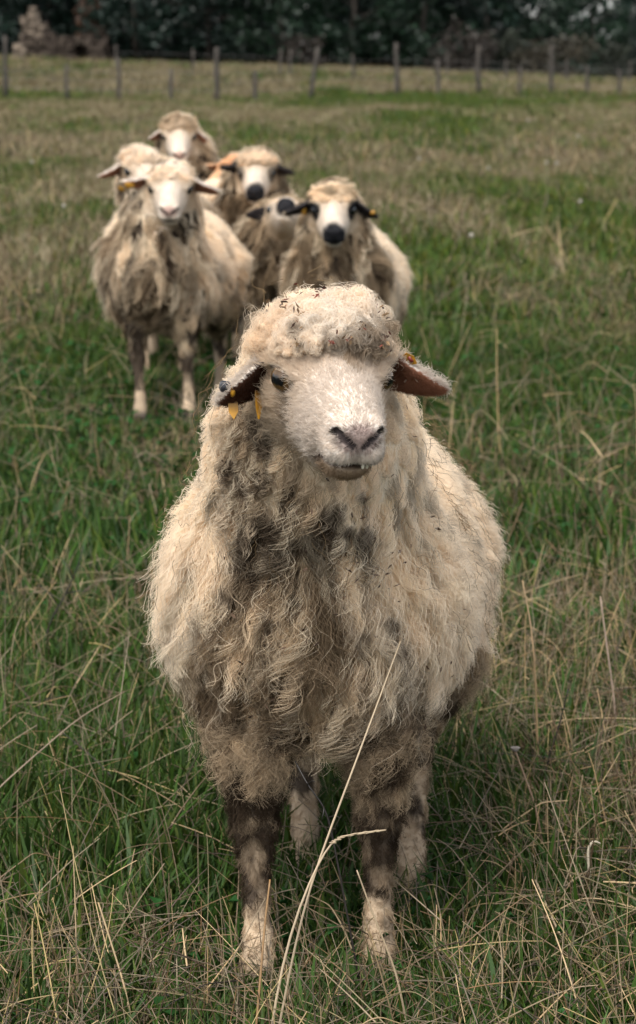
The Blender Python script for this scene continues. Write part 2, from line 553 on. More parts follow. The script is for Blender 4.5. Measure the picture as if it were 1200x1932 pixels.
def make_sheep(name, sp):
    """sp: specification; coordinates are local to the sheep's root on the ground, sheep faces -Y turned by sp['yaw']"""
    rs = np.random.default_rng(sp['seed'])
    S = sp.get('s', 1.0)
    hs = sp.get('hs', 1.0)
    cy, sy = math.cos(R(sp['yaw'])), math.sin(R(sp['yaw']))
    def bp(x, y, z):
        x, y, z = x * S, y * S, z * S
        return np.array([x * cy - y * sy, x * sy + y * cy, z])
    near = sp.get('near', False)
    eye = np.array(sp['eye'], float)                     # midpoint between the eyes, local
    r_, f_, u_ = head_frame(sp['hyaw'], sp['hpitch'], sp.get('hroll', 0))
    HM = np.stack([r_, f_, u_])
    def H(x, y, z):
        return eye + hs * (x * r_ + y * f_ + z * u_)
    poll = H(0, -.075, -.01)
    body = [(bp(0, -.21, .545), bp(.0, .10, .515), .160 * S, .200 * S, .05),
            (bp(.0, .10, .515), bp(0, .40, .53), .200 * S, .180 * S, .05),
            (bp(0, -.26, .505), bp(0, -.05, .48), .130 * S, .130 * S, .08),
            (bp(0, -.08, .50), bp(0, .30, .44), .13 * S, .13 * S, .08),
            (bp(-.085, -.15, .47), bp(-.07, .15, .45), .115 * S, .12 * S, .06),
            (bp(.085, -.15, .47), bp(.07, .15, .45), .115 * S, .12 * S, .06),
            (bp(0, -.24, .585), poll * .55 + bp(0, -.24, .60) * .45, .155 * S, .118 * S, .10),
            (poll * .55 + bp(0, -.24, .60) * .45, poll, .118 * S, .074 * hs, .06)]
    legs = []
    for key, s in (('fl', -1), ('fr', 1)):
        fx, fy = sp[key]
        foot = np.array([fx, fy, 0.0])
        sh = bp(s * .092, -.22, .475)
        kn = np.array([sh[0] * .3 + fx * .7, lerp(sh[1], fy, .62) - .008, .225 * S])
        legs += [(sh, kn + (0, 0, .11), .078 * S, .037 * S, .05), (kn + (0, 0, .11), kn, .037 * S, .0255 * S, .03),
                 (kn, kn * .75 + (foot + (0, .012, .085 * S)) * .25, .0265 * S, .0175 * S, .015),
                 (kn * .75 + (foot + (0, .012, .085 * S)) * .25, foot + (0, .012, .085 * S), .0175 * S, .0165 * S, .015),
                 (foot + (0, .012, .085 * S), foot + (0, -.008, .045 * S), .0185 * S, .0215 * S, .015),
                 (foot + (-.010 * S, -.020 * S, .018), foot + (-.008 * S, .006, .050 * S), .0145 * S, .0165 * S, .006),
                 (foot + (.010 * S, -.020 * S, .018), foot + (.008 * S, .006, .050 * S), .0145 * S, .0165 * S, .006)]
    for key, s in (('rl', -1), ('rr', 1)):
        fx, fy = sp[key]
        foot = np.array([fx, fy, 0.0])
        hip = bp(s * .10, .34, .48)
        stifle = bp(s * .115, .24, .36) * .7 + np.array([fx, fy + .02, .36 * S]) * .3
        hock = np.array([fx * .85 + hip[0] * .15, fy + .075 * S, .235 * S])
        legs += [(hip, stifle, .14 * S, .095 * S, .06), (stifle, hock, .085 * S, .034 * S, .04),
                 (hock, foot + (0, .015, .085 * S), .029 * S, .0175 * S, .015),
                 (foot + (0, .015, .085 * S), foot + (0, -.006, .045 * S), .0195 * S, .0220 * S, .015),
                 (foot + (-.010 * S, -.020 * S, .018), foot + (-.008 * S, .006, .050 * S), .0145 * S, .0165 * S, .006),
                 (foot + (.010 * S, -.020 * S, .018), foot + (.008 * S, .006, .050 * S), .0145 * S, .0165 * S, .006)]
    def head_coords(P):
        x, y, z = P[0] - f32(eye[0]), P[1] - f32(eye[1]), P[2] - f32(eye[2])
        return tuple((x * f32(HM[k][0]) + y * f32(HM[k][1]) + z * f32(HM[k][2])) / f32(hs) for k in range(3))
    def f_body(P):
        d = None
        for a, b, ra, rb, k in body:
            q = rcone(P, a, b, ra, rb); d = q if d is None else smin(d, q, k)
        return d
    def f_legs(P):
        d = None
        for a, b, ra, rb, k in legs:
            q = rcone(P, a, b, ra, rb); d = q if d is None else smin(d, q, k)
        return d
    # grid, finer round the head
    corner = np.array([H(x, y, z) for x in (-.17, .17) for y in (-.13, .19) for z in (-.12, .10)])
    hlo = corner.min(0); hhi = corner.max(0)
    fine, coarse = (.0028, .010) if near else (.006, .016)
    allp = np.array([p for q in body + legs for p in q[:2]])
    lo = np.minimum(allp.min(0) - .25, hlo); hi = np.maximum(allp.max(0) + .25, hhi)
    lo[2] = -.03
    ax = []
    for k in range(3):
        a0, a1 = hlo[k], hhi[k]
        pre = np.arange(a0 - coarse, lo[k], -coarse)[::-1]; post = np.arange(a1 + coarse, hi[k], coarse)
        ax.append(np.concatenate([pre, np.arange(a0, a1 + fine * .5, fine), post]).astype(f32))
    P = (ax[0][:, None, None], ax[1][None, :, None], ax[2][None, None, :])
    D = smin(f_body(P), f_legs(P), .035)
    i0 = [int(np.searchsorted(ax[k], hlo[k] - .001)) for k in range(3)]
    i1 = [int(np.searchsorted(ax[k], hhi[k] + .001)) for k in range(3)]
    sl = tuple(slice(i0[k], i1[k]) for k in range(3))
    Ph = (ax[0][sl[0]][:, None, None], ax[1][sl[1]][None, :, None], ax[2][sl[2]][None, None, :])
    h = head_coords(Ph)
    dh = head_sdf(h, hs, near)
    for s in (-1, 1):
        dh = smin(dh, ear_sdf(h, sp, s, hs), .010)
    D[sl] = smin(D[sl], dh, .025)
    V, Q = surface_nets(D, *ax)
    N = vnormals(V, Q)
    root = empty(name, (sp['root'][0], sp['root'][1], float(tz(sp['root'][0], sp['root'][1]))))
    # ---- regions per vertex
    def regions(X):
        Xp = (X[:, 0].astype(f32), X[:, 1].astype(f32), X[:, 2].astype(f32))
        db, dl = f_body(Xp), f_legs(Xp)
        hc = head_coords(Xp)
        dhh = head_sdf(hc, hs, False)
        de = np.minimum(ear_sdf(hc, sp, -1, hs), ear_sdf(hc, sp, 1, hs))
        hc = np.stack(hc, 1)
        inside = np.abs(hc[:, 0]) < .16
        near_head = inside & (hc[:, 1] > -.12) & (hc[:, 1] < .2) & (np.abs(hc[:, 2]) < .13)
        isear = near_head & (de < dhh - .001) & (de < .006 * hs) & (de < db) & (np.abs(hc[:, 0]) > .058) & (hc[:, 1] < .03)
        ishead = near_head & ~isear & ((dhh < db + .004) | ((hc[:, 1] > -.030) & (hc[:, 2] > -.085) & (np.abs(hc[:, 0]) < .085)) | (hc[:, 1] > .06))
        isleg = ~isear & ~ishead & (dl < db) & (X[:, 2] < .39 * S)
        return hc, isear, ishead, isleg
    hc, isear, ishead, isleg = regions(V)
    C = sp['colour'](V, N, hc, isear, ishead, isleg, sp, rs, 'skin')
    bodyo = mesh_obj('body', V, Q, M_SKIN, root, cols=C)
    # ---- fibre roots
    wb = (~isear & ~ishead & ~isleg).astype(float)
    pollw = ishead & (((hc[:, 2] > .024 + .3 * np.clip(hc[:, 1], 0, 1)) & (hc[:, 1] < .036)) | ((np.abs(hc[:, 0]) > .040) & (hc[:, 2] > .022) & (hc[:, 1] < -.012)))
    cheek = ishead & ~pollw & (hc[:, 1] < .045)
    # keep the eye openings and nostrils clear
    ed = np.min([np.linalg.norm((hc - np.array([s * .066, .020, -.002])) / np.array([1.3, 1.55, 1.0]), axis=1) for s in (-1, 1)], axis=0)
    clear = (ed < (.0180 if near else .0145)) | ((hc[:, 1] > .150) & (np.abs(np.abs(hc[:, 0]) - .016) < .013) & (np.abs(hc[:, 2] + .027 - .95 * (np.abs(hc[:, 0]) - .007)) < .0055) & ishead) | (ishead & (hc[:, 1] > .11) & (np.abs(hc[:, 2] + .060) < .007))
    facew = ishead & ~pollw & ~clear
    back = np.array([-sy, cy, 0.0])
    def tang(v, n):
        return nrmz(v - n * (v * n).sum(1)[:, None])
    dens = sp.get('dens', 1.0); rk = sp.get('rk', 1.0)
    # fleece
    nb = int(sp['n_fleece'] * dens)
    wz = wb * (1 + .6 * (N[:, 1] < .3)) * (V[:, 2] > .2 * S)
    p, n = sample_mesh(V, Q, N, wz, nb, rs)
    hcp, e_, hd_, l_ = regions(p)
    yb = (p @ back) / S                                    # -front .. +rear along the body
    front = ss(.12, -.22, yb) * ss(.25, -.35, (n @ back))   # facing forward, at the chest
    xl = (p[:, 0] * cy + p[:, 1] * sy) / S + sp.get('xoff', 0)
    front = front * (.25 + .75 * ss(.24, .10, np.abs(xl)))
    neck = ss(.64, .74, p[:, 2] / S) * ss(-.15, -.28, yb)
    low = ss(.46, .36, p[:, 2] / S)
    side = nrmz(np.stack([n[:, 0], n[:, 1] * 0, n[:, 2] * 0], 1) + 1e-6)
    flow = np.array([0, 0, -1.0])[None] * (.55 + .6 * front + .3 * neck)[:, None] + back[None] * (.75 * (1 - front) - .1)[:, None] + side * (.25 * front)[:, None]
    flow = flow + (np.stack([noise(p, 7, 5), noise(p, 7, 6), noise(p, 7, 7)], 1) - .5) * .9
    flow = tang(flow, n)
    L = sp.get('L', .062) * S * (.75 + .75 * front * (1 - neck) + .25 * low) * rs.uniform(.65, 1.2, nb) * (1 - .35 * neck) * (.8 + .4 * noise(p, 9, 9))
    topm = ss(.50, .66, p[:, 2] / S) * (1 - front) * (1 - neck)
    L = L * (1 - .35 * topm)
    lift = .42 + .12 * topm + .10 * neck - .12 * front
    K = 11 if near else 6
    cl = .42 + .48 * front + .25 * low - .1 * topm
    Pts, li, cc = grow(p, n, flow, L, lift, K, rs, locks=sp.get('locks', 1300), clump=np.clip(cl, 0, .93),
                       amp=.05 + .07 * front + .03 * low + .08 * neck, freq=1.7, curl=.55, jit=.22, fly=.07)
    col_f = sp['colour'](p, n, hcp, e_, hd_, l_, sp, rs, 'fleece')
    pale = (rs.random(len(cc)) < (.38 if near else .16))[li] & (front > .2) & (col_f.mean(1) > .20)
    col_f = np.where(pale[:, None], lerp(col_f, np.array([.86, .74, .56]), .55), col_f)
    lockb = np.clip(rs.normal(1, .12 + .10 * (front.mean() > 0), len(cc)), .5, 1.5)[li]
    col_f = col_f * (lockb * rs.normal(1, .10, nb))[:, None]
    t = np.linspace(0, 1, K)
    rad = sp.get('rad', .00042) * rk * rs.uniform(.7, 1.3, (nb, 1)) * (1 - .62 * t[None])
    cfl = cap(col_f)
    if near: cfl = soil_points(Pts, cfl, SPOTS, MUD * 1.5, sp['root'][0], -.10, .93)
    hair_obj('fleece', Pts, rad, cfl, M_WOOL, root)
    # stray dark hairs over the flanks
    if near:
        ns = 900
        p2, n2 = sample_mesh(V, Q, N, wb * (V[:, 2] > .3), ns, rs)
        fl2 = tang(np.array([[0, 0, -.8]]) + back[None] * .5 + rs.normal(0, .6, (ns, 3)), n2)
        p2 = p2 + n2 * .028
        P2, _, _ = grow(p2, n2, fl2, rs.uniform(.02, .05, ns), .18, 9, rs, locks=300, clump=.3, amp=.10, freq=1.2, curl=.5, jit=.3, fly=.05)
        hair_obj('dark_hairs', P2, np.broadcast_to(.00030 * (1 - .5 * np.linspace(0, 1, 9))[None], (ns, 9)),
                 lerp(np.array([.10, .07, .04]), np.array([.28, .19, .10]), rs.random((ns, 1))), M_WOOL, root)
    # head wool: tight curls on the crown
    npoll = int(sp['n_poll'] * dens)
    p, n = sample_mesh(V, Q, N, pollw.astype(float), npoll, rs)
    hcp, e_, hd_, l_ = regions(p)
    flow = tang((f_[None] * .35 + u_[None] * -.1) + rs.normal(0, .6, p.shape) + (hcp[:, :1] * 6) * r_[None], n)
    edge = np.maximum(ss(.022, .050, hcp[:, 2]), ss(-.005, -.035, hcp[:, 1]))
    L = hs * (.006 + .022 * edge) * rs.uniform(.7, 1.25, npoll) * sp.get('poll', 1.0) * (.35 + 1.3 * fbm(p, 34, 71, 2))
    K = 12 if near else 6
    Pts, li, cc = grow(p, n, flow, L, .80, K, rs, locks=int(sp['n_poll'] / 55) + 20, clump=.80, amp=.24, freq=2.2, curl=1.0, jit=.45, fly=.04, phj=.25)
    cp = sp['colour'](p, n, hcp, e_, hd_, l_, sp, rs, 'poll')
    cp = cp * (rs.normal(1, .11, len(cc))[li] * rs.normal(1, .07, npoll))[:, None]
    rad = sp.get('rad', .00042) * .78 * rk * rs.uniform(.7, 1.2, (npoll, 1)) * (1 - .5 * np.linspace(0, 1, K)[None])
    cpl = cap(cp)
    if near: cpl = soil_points(Pts, cpl, CROWN_SPOTS, BROWN * .9, sp['root'][0], -.40, .75, 9)
    hair_obj('head_wool', Pts, rad, cpl, M_WOOL, root)
    # face fur, lying back from the nose
    nfc = int(sp['n_face'] * dens)
    p, n = sample_mesh(V, Q, N, (facew | isear).astype(float), nfc, rs)
    hcp, e_, hd_, l_ = regions(p)
    away = nrmz(hcp - np.array([0, .19, -.005])) @ HM
    flow = tang(away + rs.normal(0, .25, p.shape), n)
    lip = ss(.10, .15, hcp[:, 1])
    back_f = ss(.05, -.03, hcp[:, 1])
    L = hs * lerp(.010, .006, lip) + hs * .014 * back_f
    if near:
        L = L + (.010 * ss(.0, -.06, hcp[:, 2]) + .010 * ss(.07, .0, hcp[:, 1])) * (1 - lip)
    brow = ss(.0, .03, hcp[:, 2]) * ss(.075, .02, hcp[:, 1]) * (np.abs(hcp[:, 0]) < .05)
    L = L + .011 * hs * brow
    L = np.where(e_, np.where(ear_inner(sp, p, n, hcp), .006, .014) * hs, L) * rs.uniform(.6, 1.3, nfc)
    K = 5 if near else 3
    Pts, li, cc = grow(p, n, flow, L, np.where(e_, .35, .30), K, rs, locks=int(nfc / 14) + 10, clump=.22, amp=.06 + .16 * np.maximum(back_f, brow), freq=1.3, curl=.5, jit=.2, fly=.03)
    cf = sp['colour'](p, n, hcp, e_, hd_, l_, sp, rs, 'face')
    cf = cf * rs.normal(1, .035, nfc)[:, None]
    rad = sp.get('rad', .00042) * .62 * rk * rs.uniform(.7, 1.2, (nfc, 1)) * (1 - .6 * np.linspace(0, 1, K)[None])
    hair_obj('face_fur', Pts, rad, cap(cf), M_WOOL, root)
    # leg wool
    nlg = int(sp['n_leg'] * dens)
    p, n = sample_mesh(V, Q, N, isleg * (V[:, 2] > .03) * (1.0 + .5 * ss(.12, .25, V[:, 2] / S)) * np.where(V @ back > .1, .5, 1.0), nlg, rs)
    hcp, e_, hd_, l_ = regions(p)
    up = ss(.20, .36, p[:, 2] / S)
    flow = tang(np.array([[0, 0, -1.0]]) + rs.normal(0, .35, p.shape), n)
    L = S * (.006 + .009 * ss(.09, .15, p[:, 2] / S) + .024 * up) * rs.uniform(.6, 1.25, nlg)
    K = 8 if near else 4
    Pts, li, cc = grow(p, n, flow, L, .52, K, rs, locks=int(nlg / 22) + 8, clump=.65, amp=.10 + .12 * up, freq=1.5, curl=.8, jit=.35, fly=.10)
    clg = sp['colour'](p, n, hcp, e_, hd_, l_, sp, rs, 'leg')
    clg = clg * (np.clip(rs.normal(1, .24, len(cc)), .4, 1.6)[li] * rs.normal(1, .09, nlg))[:, None]
    rad = sp.get('rad', .00042) * .85 * rk * rs.uniform(.7, 1.2, (nlg, 1)) * (1 - .6 * np.linspace(0, 1, K)[None])
    hair_obj('leg_wool', Pts, rad, cap(clg), M_WOOL, root)
    # eyes
    nu, nv = 20, 14
    th = np.linspace(0, np.pi, nv)[:, None]; ph = np.linspace(0, 2 * np.pi, nu, endpoint=False)[None]
    for s in (-1, 1):
        ctr = np.array([s * .0580, .018, -.001])
        gaze = nrmz(np.array([s * .80, .62, .02])); side_ = nrmz(np.cross(gaze, [0, 0, 1.0])); upv = np.cross(side_, gaze)
        ring = np.stack([np.cos(th) + 0 * ph, np.sin(th) * np.cos(ph), np.sin(th) * np.sin(ph)], -1).reshape(-1, 3)
        loc = ctr + .0185 * (ring[:, :1] * gaze + ring[:, 1:2] * side_ + ring[:, 2:3] * upv)
        E = eye + hs * (loc @ HM)
        i = (np.arange(nv - 1)[:, None] * nu + np.arange(nu)[None]).ravel()
        j = (np.arange(nv - 1)[:, None] * nu + (np.arange(nu)[None] + 1) % nu).ravel()
        Fq = np.stack([i, j, j + nu, i + nu], 1)
        pup = (np.abs(ring[:, 1]) < .62) & (np.abs(ring[:, 2]) < .30) & (ring[:, 0] > 0)
        iris = (ring[:, 0] > .55)
        ce = np.where(pup[:, None], [.004, .004, .005], np.where(iris[:, None], [.10, .055, .02], [.20, .16, .12]))
        if not near: ce = np.full_like(ce, .006)
        mesh_obj('eye', E, Fq, M_EYE, root, cols=ce)
    sp['H'] = H; sp['HM'] = HM; sp['bp'] = bp
    return root

# ---- colouring
CREAM = np.array([.92, .79, .62]); WHITE = np.array([.66, .575, .49]); TAN = np.array([.56, .43, .285])
MUD = np.array([.040, .027, .018]); BROWN = np.array([.20, .14, .085])

SPOTS = [(-0.092, 0.708, 0.0107), (-0.068, 0.656, 0.0174), (-0.088, 0.639, 0.0121), (0.017, 0.67, 0.0174), (0.037, 0.654, 0.0101), (0.058, 0.694, 0.0101), (0.0, 0.639, 0.0101), (-0.114, 0.736, 0.0087), (-0.082, 0.587, 0.0121), (-0.116, 0.549, 0.0114), (0.096, 0.521, 0.0101), (0.062, 0.493, 0.0094), (0.106, 0.482, 0.0087), (-0.116, 0.366, 0.0228), (-0.027, 0.556, 0.008), (0.131, 0.366, 0.0101), (-0.068, 0.728, 0.0094), (-0.071, 0.769, 0.0107), (-0.065, 0.521, 0.0094), (-0.095, 0.618, 0.0107), (-0.027, 0.632, 0.0134), (-0.055, 0.608, 0.0134), (0.061, 0.639, 0.0134), (0.172, 0.338, 0.0121), (-0.151, 0.416, 0.0107), (-0.078, 0.80, 0.010)]

CROWN_SPOTS = [(.045, .908, .013), (.066, .906, .012), (.024, .903, .012), (.072, .893, .011), (-.016, .905, .007), (.035, .899, .012), (.056, .897, .012), (-.03, .925, .006), (.052, .93, .006)]

def ear_inner(sp, p, n, hcoord):
    """True where the surface faces the hollow of the ear"""
    HM = np.stack(head_frame(sp['hyaw'], sp['hpitch'], sp.get('hroll', 0)))
    out = np.zeros(len(p), bool)
    for s in (-1, 1):
        b, a, w, nn = ear_axes(sp, s)
        nw = nn @ HM
        m = np.sign(hcoord[:, 0]) == s
        out |= m & ((n @ nw) > .50)
    return out

def colour_sheep(p, n, hc, ear, head, leg, sp, rs, what):
    S = sp.get('s', 1.0)
    cy, sy = math.cos(R(sp['yaw'])), math.sin(R(sp['yaw']))
    back = np.array([-sy, cy, 0.0])
    yb = (p @ back) / S
    z = p[:, 2] / S
    nb = n @ back
    xl = (p[:, 0] * cy + p[:, 1] * sy) / S + sp.get('xoff', 0)
    front = ss(.0, -.25, yb) * ss(.35, -.6, nb) * (ss(.10 + .13 * ss(.60, .36, z), .04 + .10 * ss(.60, .36, z), np.abs(xl)) if sp.get('near') else ss(.26, .14, np.abs(xl)))
    low = ss(.50, .34, z)
    na = fbm(p, 9, 31 + sp['seed'], 3); nb2 = fbm(p, 26, 37 + sp['seed'], 2); n3 = fbm(p, 45, 41 + sp['seed'], 2)
    c_all = sp.get('grime', 0)
    dirt = np.clip(c_all + sp.get('dirt', .84) * front * (.35 + 1.1 * na) + low * (.30 + .5 * na) + (na - .5) * .7 * ss(.75, .4, z), 0, 1)
    c = lerp(CREAM, TAN, dirt[:, None])
    c = lerp(c, BROWN, np.clip(np.clip(dirt - .32, 0, 1) * 1.7 * ss(.44, .62, nb2), 0, .85)[:, None])
    if not sp.get('near'):
        c = lerp(c, BROWN * 1.05, np.clip(sp.get('soil', .6) * front * (.4 + .9 * na), 0, .85)[:, None])
    spot = ss(.60, .70, n3) * np.clip(front + .6 * low, 0, 1) * sp.get('spots', .8)
    if sp.get('near'):
        for (x, zz, r) in SPOTS:
            d = np.sqrt((p[:, 0] + sp['root'][0] - x) ** 2 + (p[:, 2] - zz) ** 2) + (n3 - .5) * .022
            spot = np.maximum(spot, .8 * ss(r * 1.3, r * .5, d) * (nb < .35) * (yb < -.1))
        # matted grey-brown band down the left of the neck
        d = np.abs(p[:, 0] + .085 - .25 * (p[:, 2] - .78)) + (nb2 - .5) * .05
        band = ss(.045, .01, d) * ss(.60, .68, p[:, 2]) * ss(.90, .82, p[:, 2]) * (nb < .3)
        c = lerp(c, BROWN * 1.3, (band * .5 * ss(.35, .6, nb2))[:, None])
    c = lerp(c, MUD * 1.2, np.clip(spot, 0, 1)[:, None])
    # belly and between the legs
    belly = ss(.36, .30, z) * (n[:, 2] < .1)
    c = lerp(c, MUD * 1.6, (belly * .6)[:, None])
    style = sp.get('style', 'white')
    if head.any() or ear.any():
        hx, hy, hz = hc[:, 0], hc[:, 1], hc[:, 2]
        face = lerp(np.array([.72, .58, .43]), WHITE, ss(.0, .09, hy)[:, None]) * (.90 + .2 * nb2[:, None])
        face = lerp(face, np.array([.62, .47, .32]), (ss(.45, .7, na) * ss(.07, -.02, hy) * .6)[:, None])
        if style == 'white':
            nose = ss(.021, .012, np.sqrt((hx * .62) ** 2 + ((hz + .020) * .9) ** 2)) * ss(.146, .156, hy + .2 * np.abs(hx))
            ncol = np.array([.24, .175, .155]) if sp.get('near') else np.array([.55, .36, .31])
            ncol = ncol[None] * (.55 + .9 * n3[:, None])
            face = lerp(face, ncol, nose[:, None] * .85)
            slit = np.zeros(len(p))
            for s in (-1, 1):
                ax_, ay_ = s * .007, -.027; bx_, by_ = s * .027, -.010
                tt = np.clip(((hx - ax_) * (bx_ - ax_) + (hz - ay_) * (by_ - ay_)) / ((bx_ - ax_) ** 2 + (by_ - ay_) ** 2), 0, 1)
                dd = np.sqrt((hx - ax_ - tt * (bx_ - ax_)) ** 2 + (hz - ay_ - tt * (by_ - ay_)) ** 2)
                slit = np.maximum(slit, ss(.0056, .0036, dd) * (hy > .145))
            face = lerp(face, np.array([.02, .014, .014]), slit[:, None] * .95)
            mouth = ss(.0090, .0055, np.abs(hz + .0595)) * (hy > .10) * (np.abs(hx - .004) < .036)
            face = lerp(face, np.array([.05, .025, .02]), mouth[:, None] * .95)
            chin = ss(-.062, -.070, hz) * ss(.07, .12, hy)
            face = lerp(face, np.array([.28, .18, .095]), chin[:, None] * (.85 if sp.get('near') else .2))
            if sp.get('near'):
                er = np.min([np.linalg.norm((hc - np.array([s_ * .066, .020, -.002])) / np.array([1.3, 1.55, 1.0]), axis=1) for s_ in (-1, 1)], axis=0)
                face = lerp(face, np.array([.10, .07, .055]), (ss(.0195, .0155, er) * .85)[:, None])
                lips = ss(.12, .15, hy) * ss(-.030, -.040, hz) * (hz > -.058)
                face = lerp(face, np.array([.50, .44, .38]), (lips * (.3 + .7 * (n3 > .5)))[:, None])
                tear = ss(.008, .003, np.abs(hy - .040 + (n3 - .5) * .012)) * ss(-.012, -.02, hz) * ss(-.085, -.06, hz) * (hx < -.03) * (n3 > .45)
                face = lerp(face, BROWN * .7, tear[:, None] * .85)
                grime = ss(.02, .04, hz) * ss(.075, .055, hz) * (hx > -.02) * (hy > -.01) * ss(.40, .60, nb2)
                face = lerp(face, BROWN * 1.3, grime[:, None] * .8)
                patchy = ss(-.01, -.045, hz) * ss(.06, .0, hy) * (hx < -.02)
                face = lerp(face, np.array([.38, .28, .18]), (patchy * (.2 + .6 * nb2))[:, None])
        else:
            dn = np.sqrt((hx / .037) ** 2 + ((hy - .150) / .045) ** 2 + ((hz + .028) / .040) ** 2) + (nb2 - .5) * .25
            nose = ss(1.25, .92, dn)
            if style == 'bridge':
                nose = nose * (1 - ss(.5, .3, np.sqrt((hx / .03) ** 2 + ((hz - .016) / .016) ** 2)) * .6)
            face = lerp(face, np.array([.012, .012, .015]), nose[:, None])
            ep = np.min([np.sqrt(((hx - s * .060) / .028) ** 2 + ((hy - .018) / .036) ** 2 + ((hz + .002) / .030) ** 2) for s in (-1, 1)], axis=0) + (nb2 - .5) * .3
            face = lerp(face, np.array([.014, .013, .015]), (ss(1.35, 1.0, ep) * sp.get('patch', 1.0))[:, None])
        if not sp.get('near'):
            face = face * (.80 + .14 * ss(.02, .09, hy))[:, None] * np.array([1, .98, .94])
        if sp.get('tint') is not None:
            face = face * np.array(sp['tint'])
        c = np.where(head[:, None], face, c)
        inner = ear_inner(sp, p, n, hc)
        if style == 'white':
            eo = WHITE * .93
            ei = lerp(np.array([.10, .045, .03]), np.array([.33, .15, .09]), ss(.06, .13, np.abs(hx))[:, None]) * (.7 + .6 * n3[:, None])
            if sp.get('near'):
                ei = np.where((hx < 0)[:, None], ei * .28, ei * 1.1)
        else:
            eo = np.array([.035, .03, .03]); ei = np.array([.02, .016, .016])
        ecol = np.where(inner[:, None], ei, eo)
        if sp.get('tint') is not None: ecol = ecol * np.array(sp['tint'])
        c = np.where(ear[:, None], ecol, c)
    if what == 'poll':
        base = lerp(np.array([.80, .64, .46]), np.array([.93, .84, .72]), (ss(.015, .055, hc[:, 2]) * (.35 + .65 * ss(.35, .6, nb2)))[:, None])
        if sp.get('crown') is not None: base = base * np.array(sp['crown']) * (.6 + .8 * nb2[:, None])
        g = ss(.036, .026, hc[:, 2]) * ss(.5, .7, na)
        base = lerp(base, TAN, g[:, None] * .6)
        if sp.get('near'):
            g = ss(.052, .042, hc[:, 2]) * ss(.018, .028, hc[:, 2]) * (hc[:, 0] > -.015) * (hc[:, 1] > -.05) * ss(.36, .56, nb2)
            base = lerp(base, BROWN * 1.2, g[:, None] * .75)
        if sp.get('tint') is not None: base = base * np.array(sp['tint'])
        c = base
    if leg.any() and what in ('leg', 'skin'):
        lc = lerp(np.array([.42, .315, .21]), TAN * .85, ss(.16, .30, z)[:, None]) * (.6 + .8 * nb2[:, None])
        lc = lerp(lc, BROWN, (ss(.45, .62, nb2) * ss(.18, .28, z) * .45)[:, None])
        kn = ss(.110, .155, z + (n3 - .5) * .08) * ss(.265, .215, z + (nb2 - .5) * .12) * (nb < .75)
        kn = np.maximum(kn * (.35 + .65 * ss(.36, .5, nb2)), ss(.52, .64, nb2) * ss(.17, .25, z) * .8)
        kn = np.maximum(kn, ss(.58, .70, n3) * ss(.05, .12, z) * .7)
        kn = kn * sp.get('knee', 1.0) * np.where(yb > -.1, .8 * ss(.45, .58, nb2), 1)
        lc = lerp(lc, MUD * .8, np.clip(kn * 1.5, 0, 1)[:, None] * .95)
        hoof = ss(.040, .030, p[:, 2])
        lc = lerp(lc, np.array([.09, .07, .055]), hoof[:, None])
        c = np.where(leg[:, None], lc, c)
    if what == 'skin':
        c = np.where((~head & ~ear & ~leg)[:, None], c * .85, c)
    return c

NEAR = dict(seed=5, near=True, root=(.008, 4.0), yaw=-4.0, s=1.0, hs=1.0, eye=(.006, -.555, .868), hyaw=13, hpitch=16, hroll=-1.5,
            fl=(-.088, -.350), fr=(.074, -.285), rl=(-.028, .19), rr=(.130, .06), earL=(-.66, .02, -.66), earR=(.88, .05, -.50), ear_len=.106, ear_lenR=.122,
            n_fleece=98000, n_poll=22000, n_face=34000, n_leg=30000, locks=2300, colour=colour_sheep, L=.051, xoff=.025, rad=.00037)
near_sheep = make_sheep('sheep', NEAR)
tag(near_sheep, 'large muddy cream sheep standing close up in front, curly white crown, chewing', 'sheep', 'sheep in the meadow')

